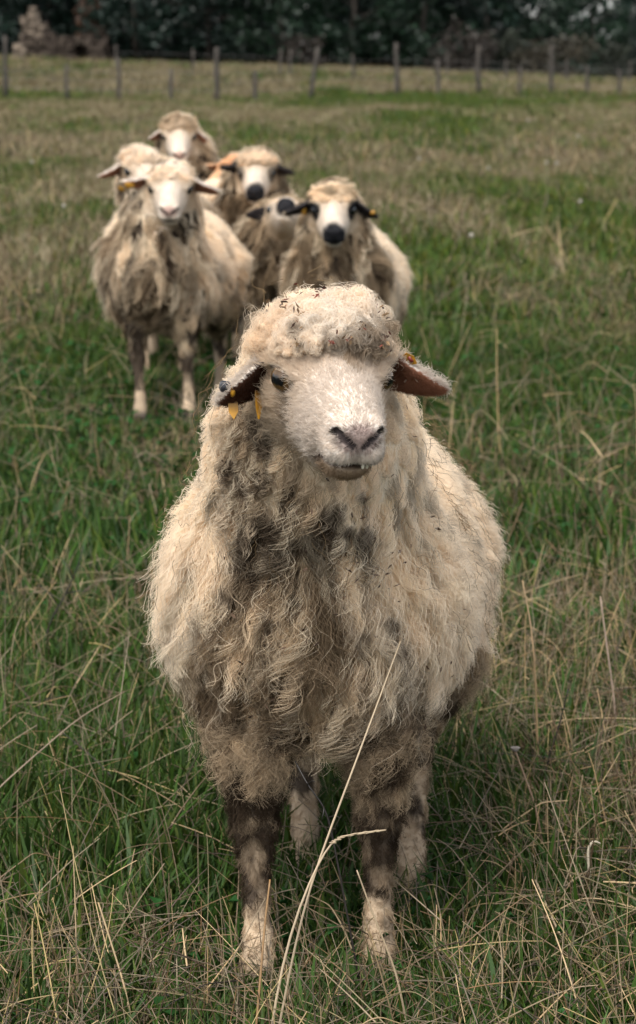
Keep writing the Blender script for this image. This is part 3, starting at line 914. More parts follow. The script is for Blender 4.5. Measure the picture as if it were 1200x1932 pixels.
# ---- the flock behind
BG = dict(colour=colour_sheep, spots=1.3, n_fleece=17000, n_poll=2600, n_face=3600, n_leg=2200, locks=420, rad=.00105, L=.066)
FLOCK = [
    (dict(seed=21, root=(-.53, 10.0), yaw=-8, s=.97, eye=(.034, -.38, .806), hyaw=1, hpitch=20, fl=(-.080, -.30), fr=(.087, -.30), rl=(.06, .24), rr=(.17, .42),
          earL=(-.97, .0, -.14), earR=(.88, .0, -.42), ear_len=.14, poll=.55, knee=1.0, L=.062, dirt=.8, soil=.12),
     'white faced sheep at front of the flock with dark knees and a muddy brown chest'),
    (dict(seed=22, root=(-.60, 11.35), yaw=4, s=1.0, eye=(-.07, -.43, .812), hyaw=20, hpitch=20, fl=(-.08, -.30), fr=(.08, -.28), rl=(-.08, .30), rr=(.08, .30),
          earL=(-.75, -.1, -.5), earR=(.75, .2, -.45), ear_len=.13, poll=.75),
     'cream sheep half hidden behind the white faced one, its head turned to the right'),
    (dict(seed=23, root=(-.50, 12.98), yaw=-15, s=1.04, eye=(-.108, -.46, .897), hyaw=3, hpitch=24, fl=(-.14, -.30), fr=(.03, -.30), rl=(.0, .30), rr=(.16, .30),
          earL=(-.75, .0, -.55), earR=(.72, .0, -.62), ear_len=.10, poll=.9, dirt=1.6, crown=(.66, .60, .52)),
     'rearmost sheep holding its head highest, narrow white face under a curly brown crown'),
    (dict(seed=24, root=(-.33, 11.85), yaw=12, s=1.0, eye=(.087, -.45, .785), hyaw=-3, hpitch=22, fl=(.0, -.30), fr=(.16, -.30), rl=(-.14, .28), rr=(.02, .30),
          earL=(-.95, .05, -.15), earR=(.88, .05, -.38), ear_len=.105, poll=.7, style='black', patch=.7, dirt=1.6, crown=(.90, .84, .76)),
     'black nosed sheep with black ears in the middle row, brown wool on its neck'),
    (dict(seed=25, root=(-.13, 11.15), yaw=-2, s=.93, eye=(.005, -.42, .655), hyaw=4, hpitch=-24, hroll=-8, fl=(-.08, -.28), fr=(.08, -.28), rl=(-.08, .28), rr=(.08, .28),
          earL=(-.93, -.1, -.3), earR=(.9, -.1, .1), ear_len=.11, poll=.45, hs=.92, style='bridge', patch=.25, dirt=2.0, grime=.5, spots=1.6),
     'small sheep squeezed between two others, lifting its black muzzle towards the camera'),
    (dict(seed=26, root=(.085, 10.0), yaw=-5, s=.90, eye=(-.034, -.40, .737), hyaw=1, hpitch=22, fl=(-.09, -.28), fr=(.07, -.28), rl=(.02, .30), rr=(.15, .40),
          earL=(-.86, .05, -.42), earR=(.78, -.05, -.60), ear_len=.13, poll=.6, style='black', dirt=1.7, crown=(.88, .82, .72)),
     'sheep with jet black nose, eye patches and ears, rightmost of the flock'),
    (dict(seed=27, root=(-.28, 12.80), yaw=6, s=.95, eye=(-.100, -.42, .745), hyaw=-38, hpitch=15, fl=(-.08, -.28), fr=(.08, -.28), rl=(-.08, .28), rr=(.08, .28),
          earL=(-.95, .1, .0), earR=(.9, .0, -.2), ear_len=.13, poll=.4, hs=.85, tint=(.92, .66, .46)),
     'ginger headed sheep mostly hidden behind the black nosed one in the middle'),
]
flock = []
for spec, lab in FLOCK:
    sp = dict(BG); sp.update(spec)
    o = make_sheep('sheep', sp)
    tag(o, lab, 'sheep', 'sheep in the meadow')
    flock.append((o, sp))

# ---- near sheep: teeth, ear tags, bits caught in the wool
def blob(c, r, axes=np.eye(3), nu=8, nv=6):
    th = np.linspace(0, np.pi, nv)[:, None]; ph = np.linspace(0, 2 * np.pi, nu, endpoint=False)[None]
    X = np.stack([np.sin(th) * np.cos(ph), np.sin(th) * np.sin(ph), np.cos(th) + 0 * ph], -1).reshape(-1, 3) * np.asarray(r)
    i = (np.arange(nv - 1)[:, None] * nu + np.arange(nu)[None]).ravel(); j = (np.arange(nv - 1)[:, None] * nu + (np.arange(nu)[None] + 1) % nu).ravel()
    return np.asarray(c) + X @ np.asarray(axes), [np.stack([i, i + nu, j + nu, j], 1)]

HN, HMN = NEAR['H'], NEAR['HM']
for k, x in enumerate((.010, .0160, .022, .0275)):
    V_, F_ = blob(HN(x, .1595 - .012 * (x / .025) ** 2, -.0560 - (.001 if k % 2 else 0)), (.0023, .0020, .0048), HMN)
    mesh_obj('tooth', V_, F_, M_TOOTH, near_sheep)

def flag_tag(parent, base, d, w, n, L, W, m, name='ear_tag'):
    """pointed plastic flag hanging from base along d"""
    prof = [(-.1, .35), (.0, .5), (.55, .5), (1.0, .03)]
    V_ = []
    for (t, hw) in prof:
        for s in (-1, 1):
            for th in (-1, 1):
                V_.append(np.asarray(base) + d * t * L + w * s * hw * W + n * (th * .0011 + .003 * t * t))
    Q = []
    for i in range(3):
        b = i * 4
        Q += [(b, b + 2, b + 6, b + 4), (b + 1, b + 5, b + 7, b + 3), (b, b + 4, b + 5, b + 1), (b + 2, b + 3, b + 7, b + 6)]
    Q += [(0, 1, 3, 2), (12, 14, 15, 13)]
    return mesh_obj(name, np.array(V_), np.array(Q), m, parent, smooth=False)

def button(parent, c, d, r, L, m, name='tag_button'):
    pts = [np.asarray(c) + d * L * t for t in (0, .15, .85, 1.0)]
    V_, F_ = tube(pts, [r * .85, r, r, r * .8], 14)
    return mesh_obj(name, V_, F_, m, parent)

def on_ear(sp, s, t, wv=0, out=0):
    b, a, w, nn = ear_axes(sp, s)
    L = sp.get('ear_lenR', sp.get('ear_len', .118)) if s > 0 else sp.get('ear_len', .118)
    out = out + 9.0 * wv * wv - 2.2 * (t * L - .5 * L) ** 2 + .004      # follow the cupped sheet of the ear
    return sp['H'](*(b + a * L * t + w * wv + nn * out))
def hv(sp, v):
    return nrmz(np.asarray(v, float) @ sp['HM'])
dn = np.array([0, 0, -1.0])
t1 = flag_tag(near_sheep, on_ear(NEAR, -1, .86, -.004, .006), nrmz(dn + np.array([.10, -.15, 0])), nrmz(np.array([1, .25, 0.])), np.array([-.2, -1, 0.]), .020, .012, M_TAGY)
button(t1, on_ear(NEAR, -1, .76, .012, -.006), hv(NEAR, (-1, .1, .15)), .0070, .012, M_TAGB)
flag_tag(near_sheep, on_ear(NEAR, -1, .56, -.012, .009), nrmz(dn + np.array([.10, -.25, 0])), nrmz(np.array([.55, .8, 0.])), np.array([-.8, -.6, 0.]), .034, .011, M_TAGY)
V_, F_ = blob(on_ear(NEAR, -1, .76, .014, .002), (.004, .006, .008), HMN, 10, 8)
mesh_obj('ear_tag', V_, F_, M_TAGY, near_sheep)
t3 = flag_tag(near_sheep, on_ear(NEAR, 1, .32, .027, -.004), hv(NEAR, (.8, .1, -.30)), hv(NEAR, (.3, .3, .9)), hv(NEAR, (0, 1, .1)), .017, .016, M_TAGY)
button(t3, on_ear(NEAR, 1, .38, .029, -.006), hv(NEAR, (.55, .2, .5)), .0052, .004, M_TAGR)
fa = flock[0][1]
for tt, wv in ((.62, .010), (.80, -.012)):
    V_, F_ = blob(on_ear(fa, -1, tt, wv, .012), (.018, .006, .013), fa['HM'], 10, 7)
    mesh_obj('ear_tag', V_, F_, M_TAGY, flock[0][0])
ff = flock[5][1]
V_, F_ = blob(on_ear(ff, -1, .45, -.006, .014), (.008, .005, .015), ff['HM'], 8, 6)
mesh_obj('ear_tag', V_, F_, M_TAGY, flock[5][0])
V_, F_ = blob(on_ear(ff, 1, .70, .022, .0), (.010, .006, .008), ff['HM'], 8, 6)
mesh_obj('ear_tag', V_, F_, M_TAGY, flock[5][0])

DEB = [(-.013, .948), (.003, .946), (.008, .953), (-.042, .927), (-.026, .928), (-.013, .92), (-.019, .904), (-.023, .894), (.052, .927), (.065, .909), (.058, .914), (.039, .904), (.026, .898), (.016, .894), (.068, .891), (.073, .898), (.07, .886), (.087, .93), (.032, .894), (.049, .898)]
def flakes(cs, cols, size, rs):
    V_, T_, C_ = [], [], []
    for c, cc in zip(cs, cols):
        e = nrmz(rs.normal(0, 1, (2, 3))) * size * rs.uniform(.5, 1.3, (2, 1)); e[1] *= .45
        b = len(V_)
        V_ += [c - e[0], c + e[1], c + e[0] * .9 + np.array([0, -.001, 0]), c - e[1], c + np.cross(e[0], e[1]) / size * .35]
        T_ += [(b, b + 1, b + 4), (b + 1, b + 2, b + 4), (b + 2, b + 3, b + 4), (b + 3, b, b + 4), (b + 1, b, b + 3), (b + 2, b + 1, b + 3)]
        C_ += [cc] * 5
    return np.array(V_), np.array(T_), np.array(C_)
rd = np.random.default_rng(77)
dg = bpy.context.evaluated_depsgraph_get(); dg.update()
body_near = [c for c in near_sheep.children if c.name.startswith('body')][0]
def hit(x, z, y0=2.5):
    loc = np.array(near_sheep.location)
    ok, p, n, _ = body_near.ray_cast((x - loc[0], y0 - loc[1], z), (0, 1, 0))
    return (np.array(p), np.array(n)) if ok else (None, None)
cs, cl_ = [], []
for (x, z) in DEB:
    p, n = hit(x, min(z, .925))
    if p is None: continue
    lift_ = .032 if z > .90 else .022
    q = p + n * lift_ + np.array([0, 0, max(0, z - .925) * .8])
    for _ in range(rd.integers(4, 10)):
        cs.append(q + rd.normal(0, .0035, 3)); k = rd.random()
        cl_.append(np.array([.16, .045, .03]) if k < .3 else np.array([.20, .13, .07]) if k < .7 else np.array([.06, .035, .025]))
for _ in range(170):
    x, z = rd.normal(0, .10), rd.uniform(.36, .90)
    p, n = hit(x + .02, z)
    if p is None or (abs(x - .0) < .085 and z > .74): continue
    cs.append(p + n * rd.uniform(.016, .034)); cl_.append(np.array([.07, .045, .03]) * rd.uniform(.5, 2.2))
V_, T_, C_ = flakes(cs, cl_, .0050, rd)
mesh_obj('burrs_and_chaff', V_, T_, M_DEBRIS, near_sheep, cols=C_, smooth=False, kind='stuff')
# the green leaf by the right ear
p, n = hit(.088, .905)
if p is None: p, n = np.array([.07, -.50, .905]), np.array([0, -1, 0.])
lw = np.array(near_sheep.location) + p + n * .030 + np.array([.004, -.004, 0])
lv = [(0, 0, .012), (-.0055, -.002, .005), (.0058, -.001, .006), (-.005, -.001, -.004), (.006, -.002, -.003), (0, .001, -.012), (0, -.004, .003), (0, -.004, -.004)]
lt = [(0, 1, 6), (0, 6, 2), (1, 3, 7), (1, 7, 6), (2, 6, 7), (2, 7, 4), (3, 5, 7), (7, 5, 4)]
leaf = mesh_obj('leaf', np.array(lv) @ np.array([[.9, 0, .3], [0, 1, 0], [-.3, 0, .9]]), np.array(lt), M_GRASS, cols=np.array([.06, .13, .05]))
leaf.location = lw
tag(leaf, 'small green leaf caught in the curly crown of the nearest sheep', 'leaf')

# ------------------------------------------------------------------ fences
def post(parent, x, y, h, r, lean=0.0, seed=0):
    rs = np.random.default_rng(seed)
    z0 = float(tz(x, y))
    pts = [np.array([x + lean * t * h + rs.normal(0, .006), y + rs.normal(0, .006), z0 - .15 + t * (h + .15)]) for t in (0, .3, .6, .85, 1)]
    V_, F_ = tube(pts, [r * 1.05, r, r * .97, r * .92, r * .80], 8)
    V_ = V_ + rs.normal(0, .006, V_.shape)
    return mesh_obj('post', V_, F_, M_POST, parent)

POSTS = [(-10.9, 80.5, .95, 0), (-8.76, 80.77, 1.72, -.01), (-6.81, 78.0, .94, 0), (-5.28, 76.3, 1.14, 0), (-3.90, 76.3, .86, 0), (-2.63, 74.6, 1.41, .0), (-1.64, 74.6, .80, .01),
         (-.22, 78.0, 1.36, .16), (2.21, 80.8, 1.51, -.01), (3.49, 83.7, 1.07, .01), (4.78, 85.8, 1.48, .0), (6.01, 85.8, .86, .03), (6.96, 85.8, 1.48, 0), (8.04, 85.8, .86, -.03), (8.77, 83.7, .80, 0), (11.0, 83.7, 1.45, 0)]
fence = empty('wire_fence', (0, 0, 0))
for i, (x, y, h, l) in enumerate(POSTS):
    post(fence, x, y, h, .068 if h > 1.3 else .055, l, 100 + i)
for hz in (.30, .55, .78):
    pts, rr = [], []
    for i, (x, y, h, l) in enumerate(POSTS):
        pts.append((x + l * hz, y - .06, float(tz(x, y)) + hz)); rr.append(.004)
        if i < len(POSTS) - 1:
            x2, y2, h2, l2 = POSTS[i + 1]
            xm, ym = (x + l * hz + x2 + l2 * hz) / 2, (y + y2) / 2 - .06
            pts.append((xm, ym, (float(tz(x, y)) + float(tz(x2, y2))) / 2 + hz - .02)); rr.append(.004)
    V_, F_ = tube(pts, rr, 4)
    mesh_obj('wire', V_, F_, M_WIRE, fence)
tag(fence, 'wire fence of uneven grey wooden posts running across the whole meadow', 'fence')
fence2 = empty('wire_fence', (0, 0, 0))
P2 = [(-7.5, 107, .9), (-4.6, 106, .85), (-1.35, 104, .95), (-1.02, 104.6, .95), (1.26, 104, .85), (4.84, 108, .95), (7.06, 108, .75), (9.25, 107, .85), (11.5, 106, .85)]
for i, (x, y, h) in enumerate(P2):
    post(fence2, x, y, h, .05, .03 if i == 3 else 0, 200 + i)
for hz in (.35, .65):
    V_, F_ = tube([(x, y - .05, float(tz(x, y)) + hz) for x, y, h in P2], [.004] * len(P2), 4)
    mesh_obj('wire', V_, F_, M_WIRE, fence2)
tag(fence2, 'second fence of thin short posts farther back, just before the dark trees', 'fence')

# ------------------------------------------------------------------ ruin at the wood's edge
def stone_wall(parent, name, x0, x1, y, th, top, zbase, mat, seed, hole=None, course=.19):
    """wall of rough blocks in courses; top(x) gives the broken upper edge"""
    rs = np.random.default_rng(seed); parts = []
    z = zbase - .1
    while z < zbase + 3.2:
        x = x0 + rs.uniform(-.05, .1)
        while x < x1:
            w = rs.uniform(.14, .38); xm = x + w / 2
            if z + course * .6 < top(xm) and not (hole and hole[0] < xm < hole[1] and z < hole[2]):
                b = np.array([[sx, sy, sz] for sx in (0, 1) for sy in (0, 1) for sz in (0, 1)], float)
                b = b * [w - .02, th, course - .015] + [x, y - th / 2 + rs.normal(0, .03), z] + rs.normal(0, .035, (8, 3))
                parts.append((b, [np.array([(0, 1, 3, 2), (4, 6, 7, 5), (0, 4, 5, 1), (2, 3, 7, 6), (0, 2, 6, 4), (1, 5, 7, 3)])]))
            x += w
        z += course * rs.uniform(.85, 1.1)
    V_, F_ = merge(parts)
    return mesh_obj(name, V_, F_, mat, parent, smooth=False)
zb = float(tz(-10.5, 116))
ruin = empty('ruined_building', (-10.5, 116, zb))
def place(o): o.location = (10.5, -116, -zb); return o
place(stone_wall(ruin, 'gable_stub', -11.95, -11.10, 116.0, .5, lambda x: zb + 2.05 - 3.0 * max(0, abs(x + 11.45) - .22), zb + .75, M_PLASTER, 1))
place(stone_wall(ruin, 'front_wall', -12.0, -8.7, 116.0, .55, lambda x: zb + (1.02 if x < -11.0 else max(.72, 1.5 - 1.1 * (x + 11.0)) if x < -10.2 else .80 + .12 * math.sin(3 * x)), zb, M_STONE, 2, hole=(-9.75, -9.2, zb + .50)))
place(stone_wall(ruin, 'rear_wall', -12.0, -8.7, 119.0, .5, lambda x: zb + 1.2 + .3 * math.sin(2 * x), zb, M_STONE, 3))
place(stone_wall(ruin, 'fallen_plaster', -12.25, -11.75, 115.4, .4, lambda x: zb + .62, zb, M_PLASTER, 4))
rb = np.array([[sx, sy, sz] for sx in (-12.0, -8.7) for sy in (116.2, 119.0) for sz in (zb + .70, zb + .80)], float)
place(mesh_obj('shade_slab', rb, np.array([(0, 1, 3, 2), (4, 6, 7, 5), (0, 4, 5, 1), (2, 3, 7, 6), (0, 2, 6, 4), (1, 5, 7, 3)]), M_STONE, ruin, smooth=False))  # unseen rubble roof slab, added so the inside falls dark behind the doorway
tag(ruin, 'ruined stone building with a pale plastered stub and dark doorway by the trees', 'ruin')

# ------------------------------------------------------------------ trees
def leaf_cloud(centres, radii, n, size, rs, cbase, cvar=.35, shell=.55):
    k = rs.choice(len(centres), n, p=radii ** 2 / (radii ** 2).sum())
    d = nrmz(rs.normal(0, 1, (n, 3))); r = radii[k] * (shell + (1 - shell) * rs.random(n) ** .6) * rs.uniform(.75, 1.18, n)
    c = centres[k] + d * r[:, None] * np.array([1, 1, .8])
    a = nrmz(rs.normal(0, 1, (n, 3))); b = nrmz(np.cross(a, rs.normal(0, 1, (n, 3))))
    s = size * rs.uniform(.6, 1.4, (n, 1))
    V_ = np.stack([c - a * s, c + b * s * .55, c + a * s, c - b * s * .55], 1).reshape(-1, 3)
    Q = np.arange(4 * n).reshape(n, 4)
    bright = (rs.normal(1, cvar, len(centres))[k] * rs.normal(1, .25, n)).clip(.3, 2.2)
    C_ = np.repeat(np.asarray(cbase)[None] * bright[:, None], 4, 0)
    return V_, Q, C_

def tree(name, label, cat, x, y, h, rx, leafc, n=2600, size=.13, low=.12, seed=0, bare=0.0, group='trees and bushes along the wood edge'):
    rs = np.random.default_rng(seed)
    z0 = float(tz(x, y)); root = empty(name, (x, y, z0))
    parts = []
    trunk_top = h * .72
    pts = [np.array([rs.normal(0, .05) * t * 3, rs.normal(0, .05) * t * 3, -.2 + t * (trunk_top + .2)]) for t in np.linspace(0, 1, 6)]
    r0 = .016 * h + .03
    parts.append(tube(pts, np.linspace(r0, r0 * .3, 6), 7))
    tips = []
    for _ in range(int(7 + h)):
        t = rs.uniform(.18, .95); i = t * 5; a = pts[int(i)] * (1 - i % 1) + pts[min(int(i) + 1, 5)] * (i % 1)
        az = rs.uniform(0, 2 * np.pi); ln = rx * rs.uniform(.5, .95)
        tip = a + np.array([math.cos(az) * ln, math.sin(az) * ln, rs.uniform(.1, .5) * ln + .1])
        mid = (a + tip) / 2 + [0, 0, .08 * ln]
        parts.append(tube([a, mid, tip], [r0 * .32, r0 * .2, r0 * .07], 5)); tips.append(tip)
    V_, F_ = merge(parts)
    mesh_obj('trunk', V_, F_, M_BARK, root)
    nb = 40
    th = rs.uniform(0, 2 * np.pi, nb); rr = np.sqrt(rs.random(nb)) * rx; zz = low * .5 + (.97 - low * .5) * rs.random(nb) ** 1.5
    prof = np.sqrt(np.clip(1 - ((zz - .42) / .62) ** 2, .05, 1))
    cen = np.stack([np.cos(th) * rr * prof, np.sin(th) * rr * prof, zz * h], 1)
    cen = np.concatenate([cen, np.array(tips)[:8]])
    rad = rs.uniform(.22, .42, len(cen)) * rx * .9
    V_, Q, C_ = leaf_cloud(cen, rad, n, size, rs, leafc, .2)
    mesh_obj('crown', V_, Q, M_TREE, root, cols=C_, smooth=False)
    tag(root, label, cat, group)
    return root

DG, MG, OG, BRN, RUS = (.006, .016, .010), (.010, .025, .012), (.022, .027, .016), (.031, .024, .018), (.075, .041, .025)
TREES = [
    ('tree', 'dark tree at the left edge of the wood beside the ruin', 'tree', -14.2, 119, 7.5, 2.2, DG, 3200, .14, .05),
    ('tree', 'dark green tree rising behind the pale stub of the ruin', 'tree', -11.3, 121.5, 8.0, 2.1, DG, 3000, .14, .08),
    ('tree', 'rust brown leafed tree leaning above the ruin doorway', 'tree', -9.35, 119.8, 4.6, .75, RUS, 900, .12, .42),
    ('tree', 'tall dark tree just right of the ruin', 'tree', -7.6, 120, 8.2, 2.3, DG, 3200, .14, .10),
    ('tree', 'dense dark tree standing in line behind the rearmost sheep', 'tree', -4.6, 121, 8.5, 2.3, DG, 3200, .14, .16),
    ('tree', 'mid green tree just left of the middle of the wood edge', 'tree', -1.6, 120, 8.0, 2.2, MG, 3200, .14, .14),
    ('tree', 'broad dark tree at the middle of the wood edge', 'tree', 1.4, 121, 8.3, 2.3, MG, 3200, .14, .12),
    ('tree', 'green leafy tree behind the brown bush', 'tree', 4.5, 122, 7.6, 2.2, MG, 3200, .14, .12),
    ('tree', 'last tall tree before the pale gap of sky', 'tree', 7.2, 123, 6.6, 1.9, DG, 2600, .14, .10),
    ('tree', 'low rounded tree under the pale gap of sky', 'tree', 9.3, 124, 3.7, 1.5, MG, 2400, .12, .05),
    ('tree', 'low bushy tree at the right edge of the wood', 'tree', 11.6, 122, 3.9, 1.9, MG, 2800, .12, .05),
    ('tree', 'low dark tree cut off by the right edge of the picture', 'tree', 15.0, 122, 4.2, 2.2, DG, 2600, .13, .05),
    ('bush', 'brown twiggy bush behind the middle fence posts', 'bush', 5.9, 118, 2.3, 1.35, BRN, 2200, .08, .08),
    ('bush', 'olive brown bush low down behind the right fence posts', 'bush', 9.6, 118.4, 1.55, 1.5, (.045, .038, .024), 2000, .08, .08),
    ('bush', 'grey green bush between the two brown bushes', 'bush', 7.7, 119.2, 1.9, 1.0, OG, 1600, .08, .05),
    ('bush', 'small brown bush by the leaning fence post', 'bush', -.6, 117.5, 1.2, .9, BRN, 1200, .08, .05),
    ('bush', 'dull olive bush at the far right of the fence', 'bush', 12.2, 118, 1.3, 1.0, OG, 1300, .08, .05),
]
for i, (nm, lb, ct, x, y, h, rx, c, n, sz, lw_) in enumerate(TREES):
    tree(nm, lb, ct, x, y, h, rx, c, n, sz, lw_, 300 + i)
# the wood behind them, one dark mass
rs = np.random.default_rng(400)
nc = 1000
wx = rs.uniform(-34, 34, nc); wy = rs.uniform(124, 146, nc)
hmax = np.where(wx > 8.2, 4.0 + .5 * noise(np.stack([wx, wx * 0], 1), .5, 8), 8.5)
wz = rs.random(nc) ** 1.5 * hmax * .95
cen = np.stack([wx, wy, wz + tz(wx, wy)], 1); rad = np.minimum(rs.uniform(.9, 1.7, nc), .35 + .35 * hmax)
rad = np.where(wx > 8.2, np.minimum(rad, .75), rad)
V_, Q, C_ = leaf_cloud(cen, rad, 120000, .26, rs, DG, .3, .2)
wood = mesh_obj('woodland', V_, Q, M_TREE, cols=C_, smooth=False)
tag(wood, 'dark mass of woodland closing the meadow at the back', 'woodland', kind='stuff')

# ------------------------------------------------------------------ grass
def sample_field(n, y0, y1, rs, tuft=.0, per=14, half=.17, margin=.45):
    m = int(n / per) if tuft else n
    c0 = .5 * (2 * half) * (y1 ** 2 - y0 ** 2) / 2
    u = rs.random(m)
    A, B = half, margin
    tot = A * (y1 ** 2 - y0 ** 2) / 2 + B * (y1 - y0)
    yy = np.linspace(y0, y1, 400); cdf = (A * (yy ** 2 - y0 ** 2) / 2 + B * (yy - y0)) / tot
    y = np.interp(u, cdf, yy); x = rs.uniform(-1, 1, m) * (A * y + B)
    if tuft:
        k = rs.integers(0, m, n)
        x = x[k] + rs.normal(0, tuft, n); y = y[k] + rs.normal(0, tuft, n)
        return x, y, k
    return x, y, np.arange(n)

GREENS = np.array([[.024, .088, .012], [.036, .110, .014], [.018, .066, .015], [.062, .110, .014], [.026, .074, .022]])
DRYS = np.array([[.34, .25, .14], [.27, .19, .105], [.42, .32, .20], [.20, .125, .065], [.30, .235, .11]])

def grass(name, label, n, y0, y1, hr, wr, seg, seed, tuft, per, dryk, lean=(.15, .9), green=1.0):
    rs = np.random.default_rng(seed)
    x, y, k = sample_field(n, y0, y1, rs, tuft, per)
    z = tz(x, y)
    d = dryness(x, y)
    kt = rs.random(k.max() + 1)[k]
    dry = (rs.random(n) * .55 + kt * .45) < d * dryk
    hn = .65 + .7 * fbm(np.stack([x, y], 1), .9, 51, 2)
    h = rs.uniform(*hr, n) * hn * np.where(dry, 1.12, 1.0)
    w = rs.uniform(*wr, n) * np.where(dry, .75, 1)
    # trampled round the sheep's feet
    tr = np.exp(-(((x - .03) / .30) ** 2 + ((y - 3.75) / .45) ** 2)); h = h * (1 - .35 * tr) * (1 - .45 * ss(8.4, 9.0, y) * ss(10.6, 10.0, y) * ss(.8, .4, np.abs(x + .25)))
    az = rs.uniform(0, 2 * np.pi, n); ln = rs.uniform(*lean, n) * np.where(dry, 1.25, 1)
    face = az + np.pi / 2 + rs.normal(0, .5, n)
    ld = np.stack([np.cos(az), np.sin(az)], 1); wd = np.stack([np.cos(face), np.sin(face)], 1)
    V_ = np.zeros((n, 2 * seg + 1, 3)); C_ = np.zeros((n, 2 * seg + 1, 3))
    gi = .56 * GREENS[rs.integers(0, len(GREENS), n)] * rs.uniform(.5, 1.4, (n, 1)) * (.75 + .5 * fbm(np.stack([x, y], 1), 1.1, 61, 2))[:, None] * green
    di = .46 * DRYS[rs.integers(0, len(DRYS), n)] * rs.uniform(.5, 1.25, (n, 1))
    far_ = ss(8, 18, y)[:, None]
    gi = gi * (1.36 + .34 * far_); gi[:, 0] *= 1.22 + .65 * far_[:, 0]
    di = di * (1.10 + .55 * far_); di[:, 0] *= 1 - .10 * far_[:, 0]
    pw = rs.uniform(1.0, 2.0, n)
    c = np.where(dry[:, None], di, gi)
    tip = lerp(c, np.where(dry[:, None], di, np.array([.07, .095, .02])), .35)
    for s in range(seg + 1):
        t = s / seg
        hor = ln * h * t ** pw; ver = h * t * np.sqrt(np.clip(1 - (ln * .62 * t) ** 2, .12, 1))
        bx, by, bz = x + ld[:, 0] * hor, y + ld[:, 1] * hor, z + ver - .004
        cc = lerp(c, tip, t)
        if s == seg:
            V_[:, -1] = np.stack([bx, by, bz], 1); C_[:, -1] = cc
        else:
            ww = w * .5 * (1 - .55 * t ** 1.5)
            V_[:, 2 * s] = np.stack([bx - wd[:, 0] * ww, by - wd[:, 1] * ww, bz], 1)
            V_[:, 2 * s + 1] = np.stack([bx + wd[:, 0] * ww, by + wd[:, 1] * ww, bz], 1)
            C_[:, 2 * s] = C_[:, 2 * s + 1] = cc
    m = 2 * seg + 1
    base = (np.arange(n) * m)[:, None]
    Fs = []
    if seg > 1:
        Fs.append(np.concatenate([base + np.array([[2 * s, 2 * s + 1, 2 * s + 3, 2 * s + 2]]) for s in range(seg - 1)]))
    Fs.append(base + np.array([[2 * seg - 2, 2 * seg - 1, 2 * seg]]))
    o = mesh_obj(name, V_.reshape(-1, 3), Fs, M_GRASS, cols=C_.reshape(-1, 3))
    tag(o, label, 'grass', kind='stuff')
    return o

grass('grass', 'short green grass around the nearest sheep', 115000, 2.7, 6.0, (.035, .13), (.0034, .0075), 3, 501, .020, 16, .75, (.12, 1.0))
grass('grass', 'broad dark green grass tufts around the nearest sheep', 9000, 2.8, 7.5, (.06, .17), (.006, .0115), 3, 507, .028, 9, .35, (.1, .8))
grass('grass', 'green and tan grass between the nearest sheep and the flock', 125000, 6.0, 13.0, (.025, .08), (.0045, .009), 2, 502, .03, 14, 1.0, (.2, 1.1))
grass('grass', 'tan and green meadow grass behind the flock', 160000, 13.0, 32.0, (.04, .12), (.009, .018), 2, 503, .05, 12, 1.0)
grass('grass', 'far meadow grass in front of the fence', 170000, 32.0, 80.0, (.05, .15), (.02, .045), 1, 504, .12, 12, 1.0)
grass('grass', 'pale rough grass beyond the fence', 70000, 80.0, 121.0, (.08, .26), (.03, .06), 1, 505, .15, 10, 1.25)

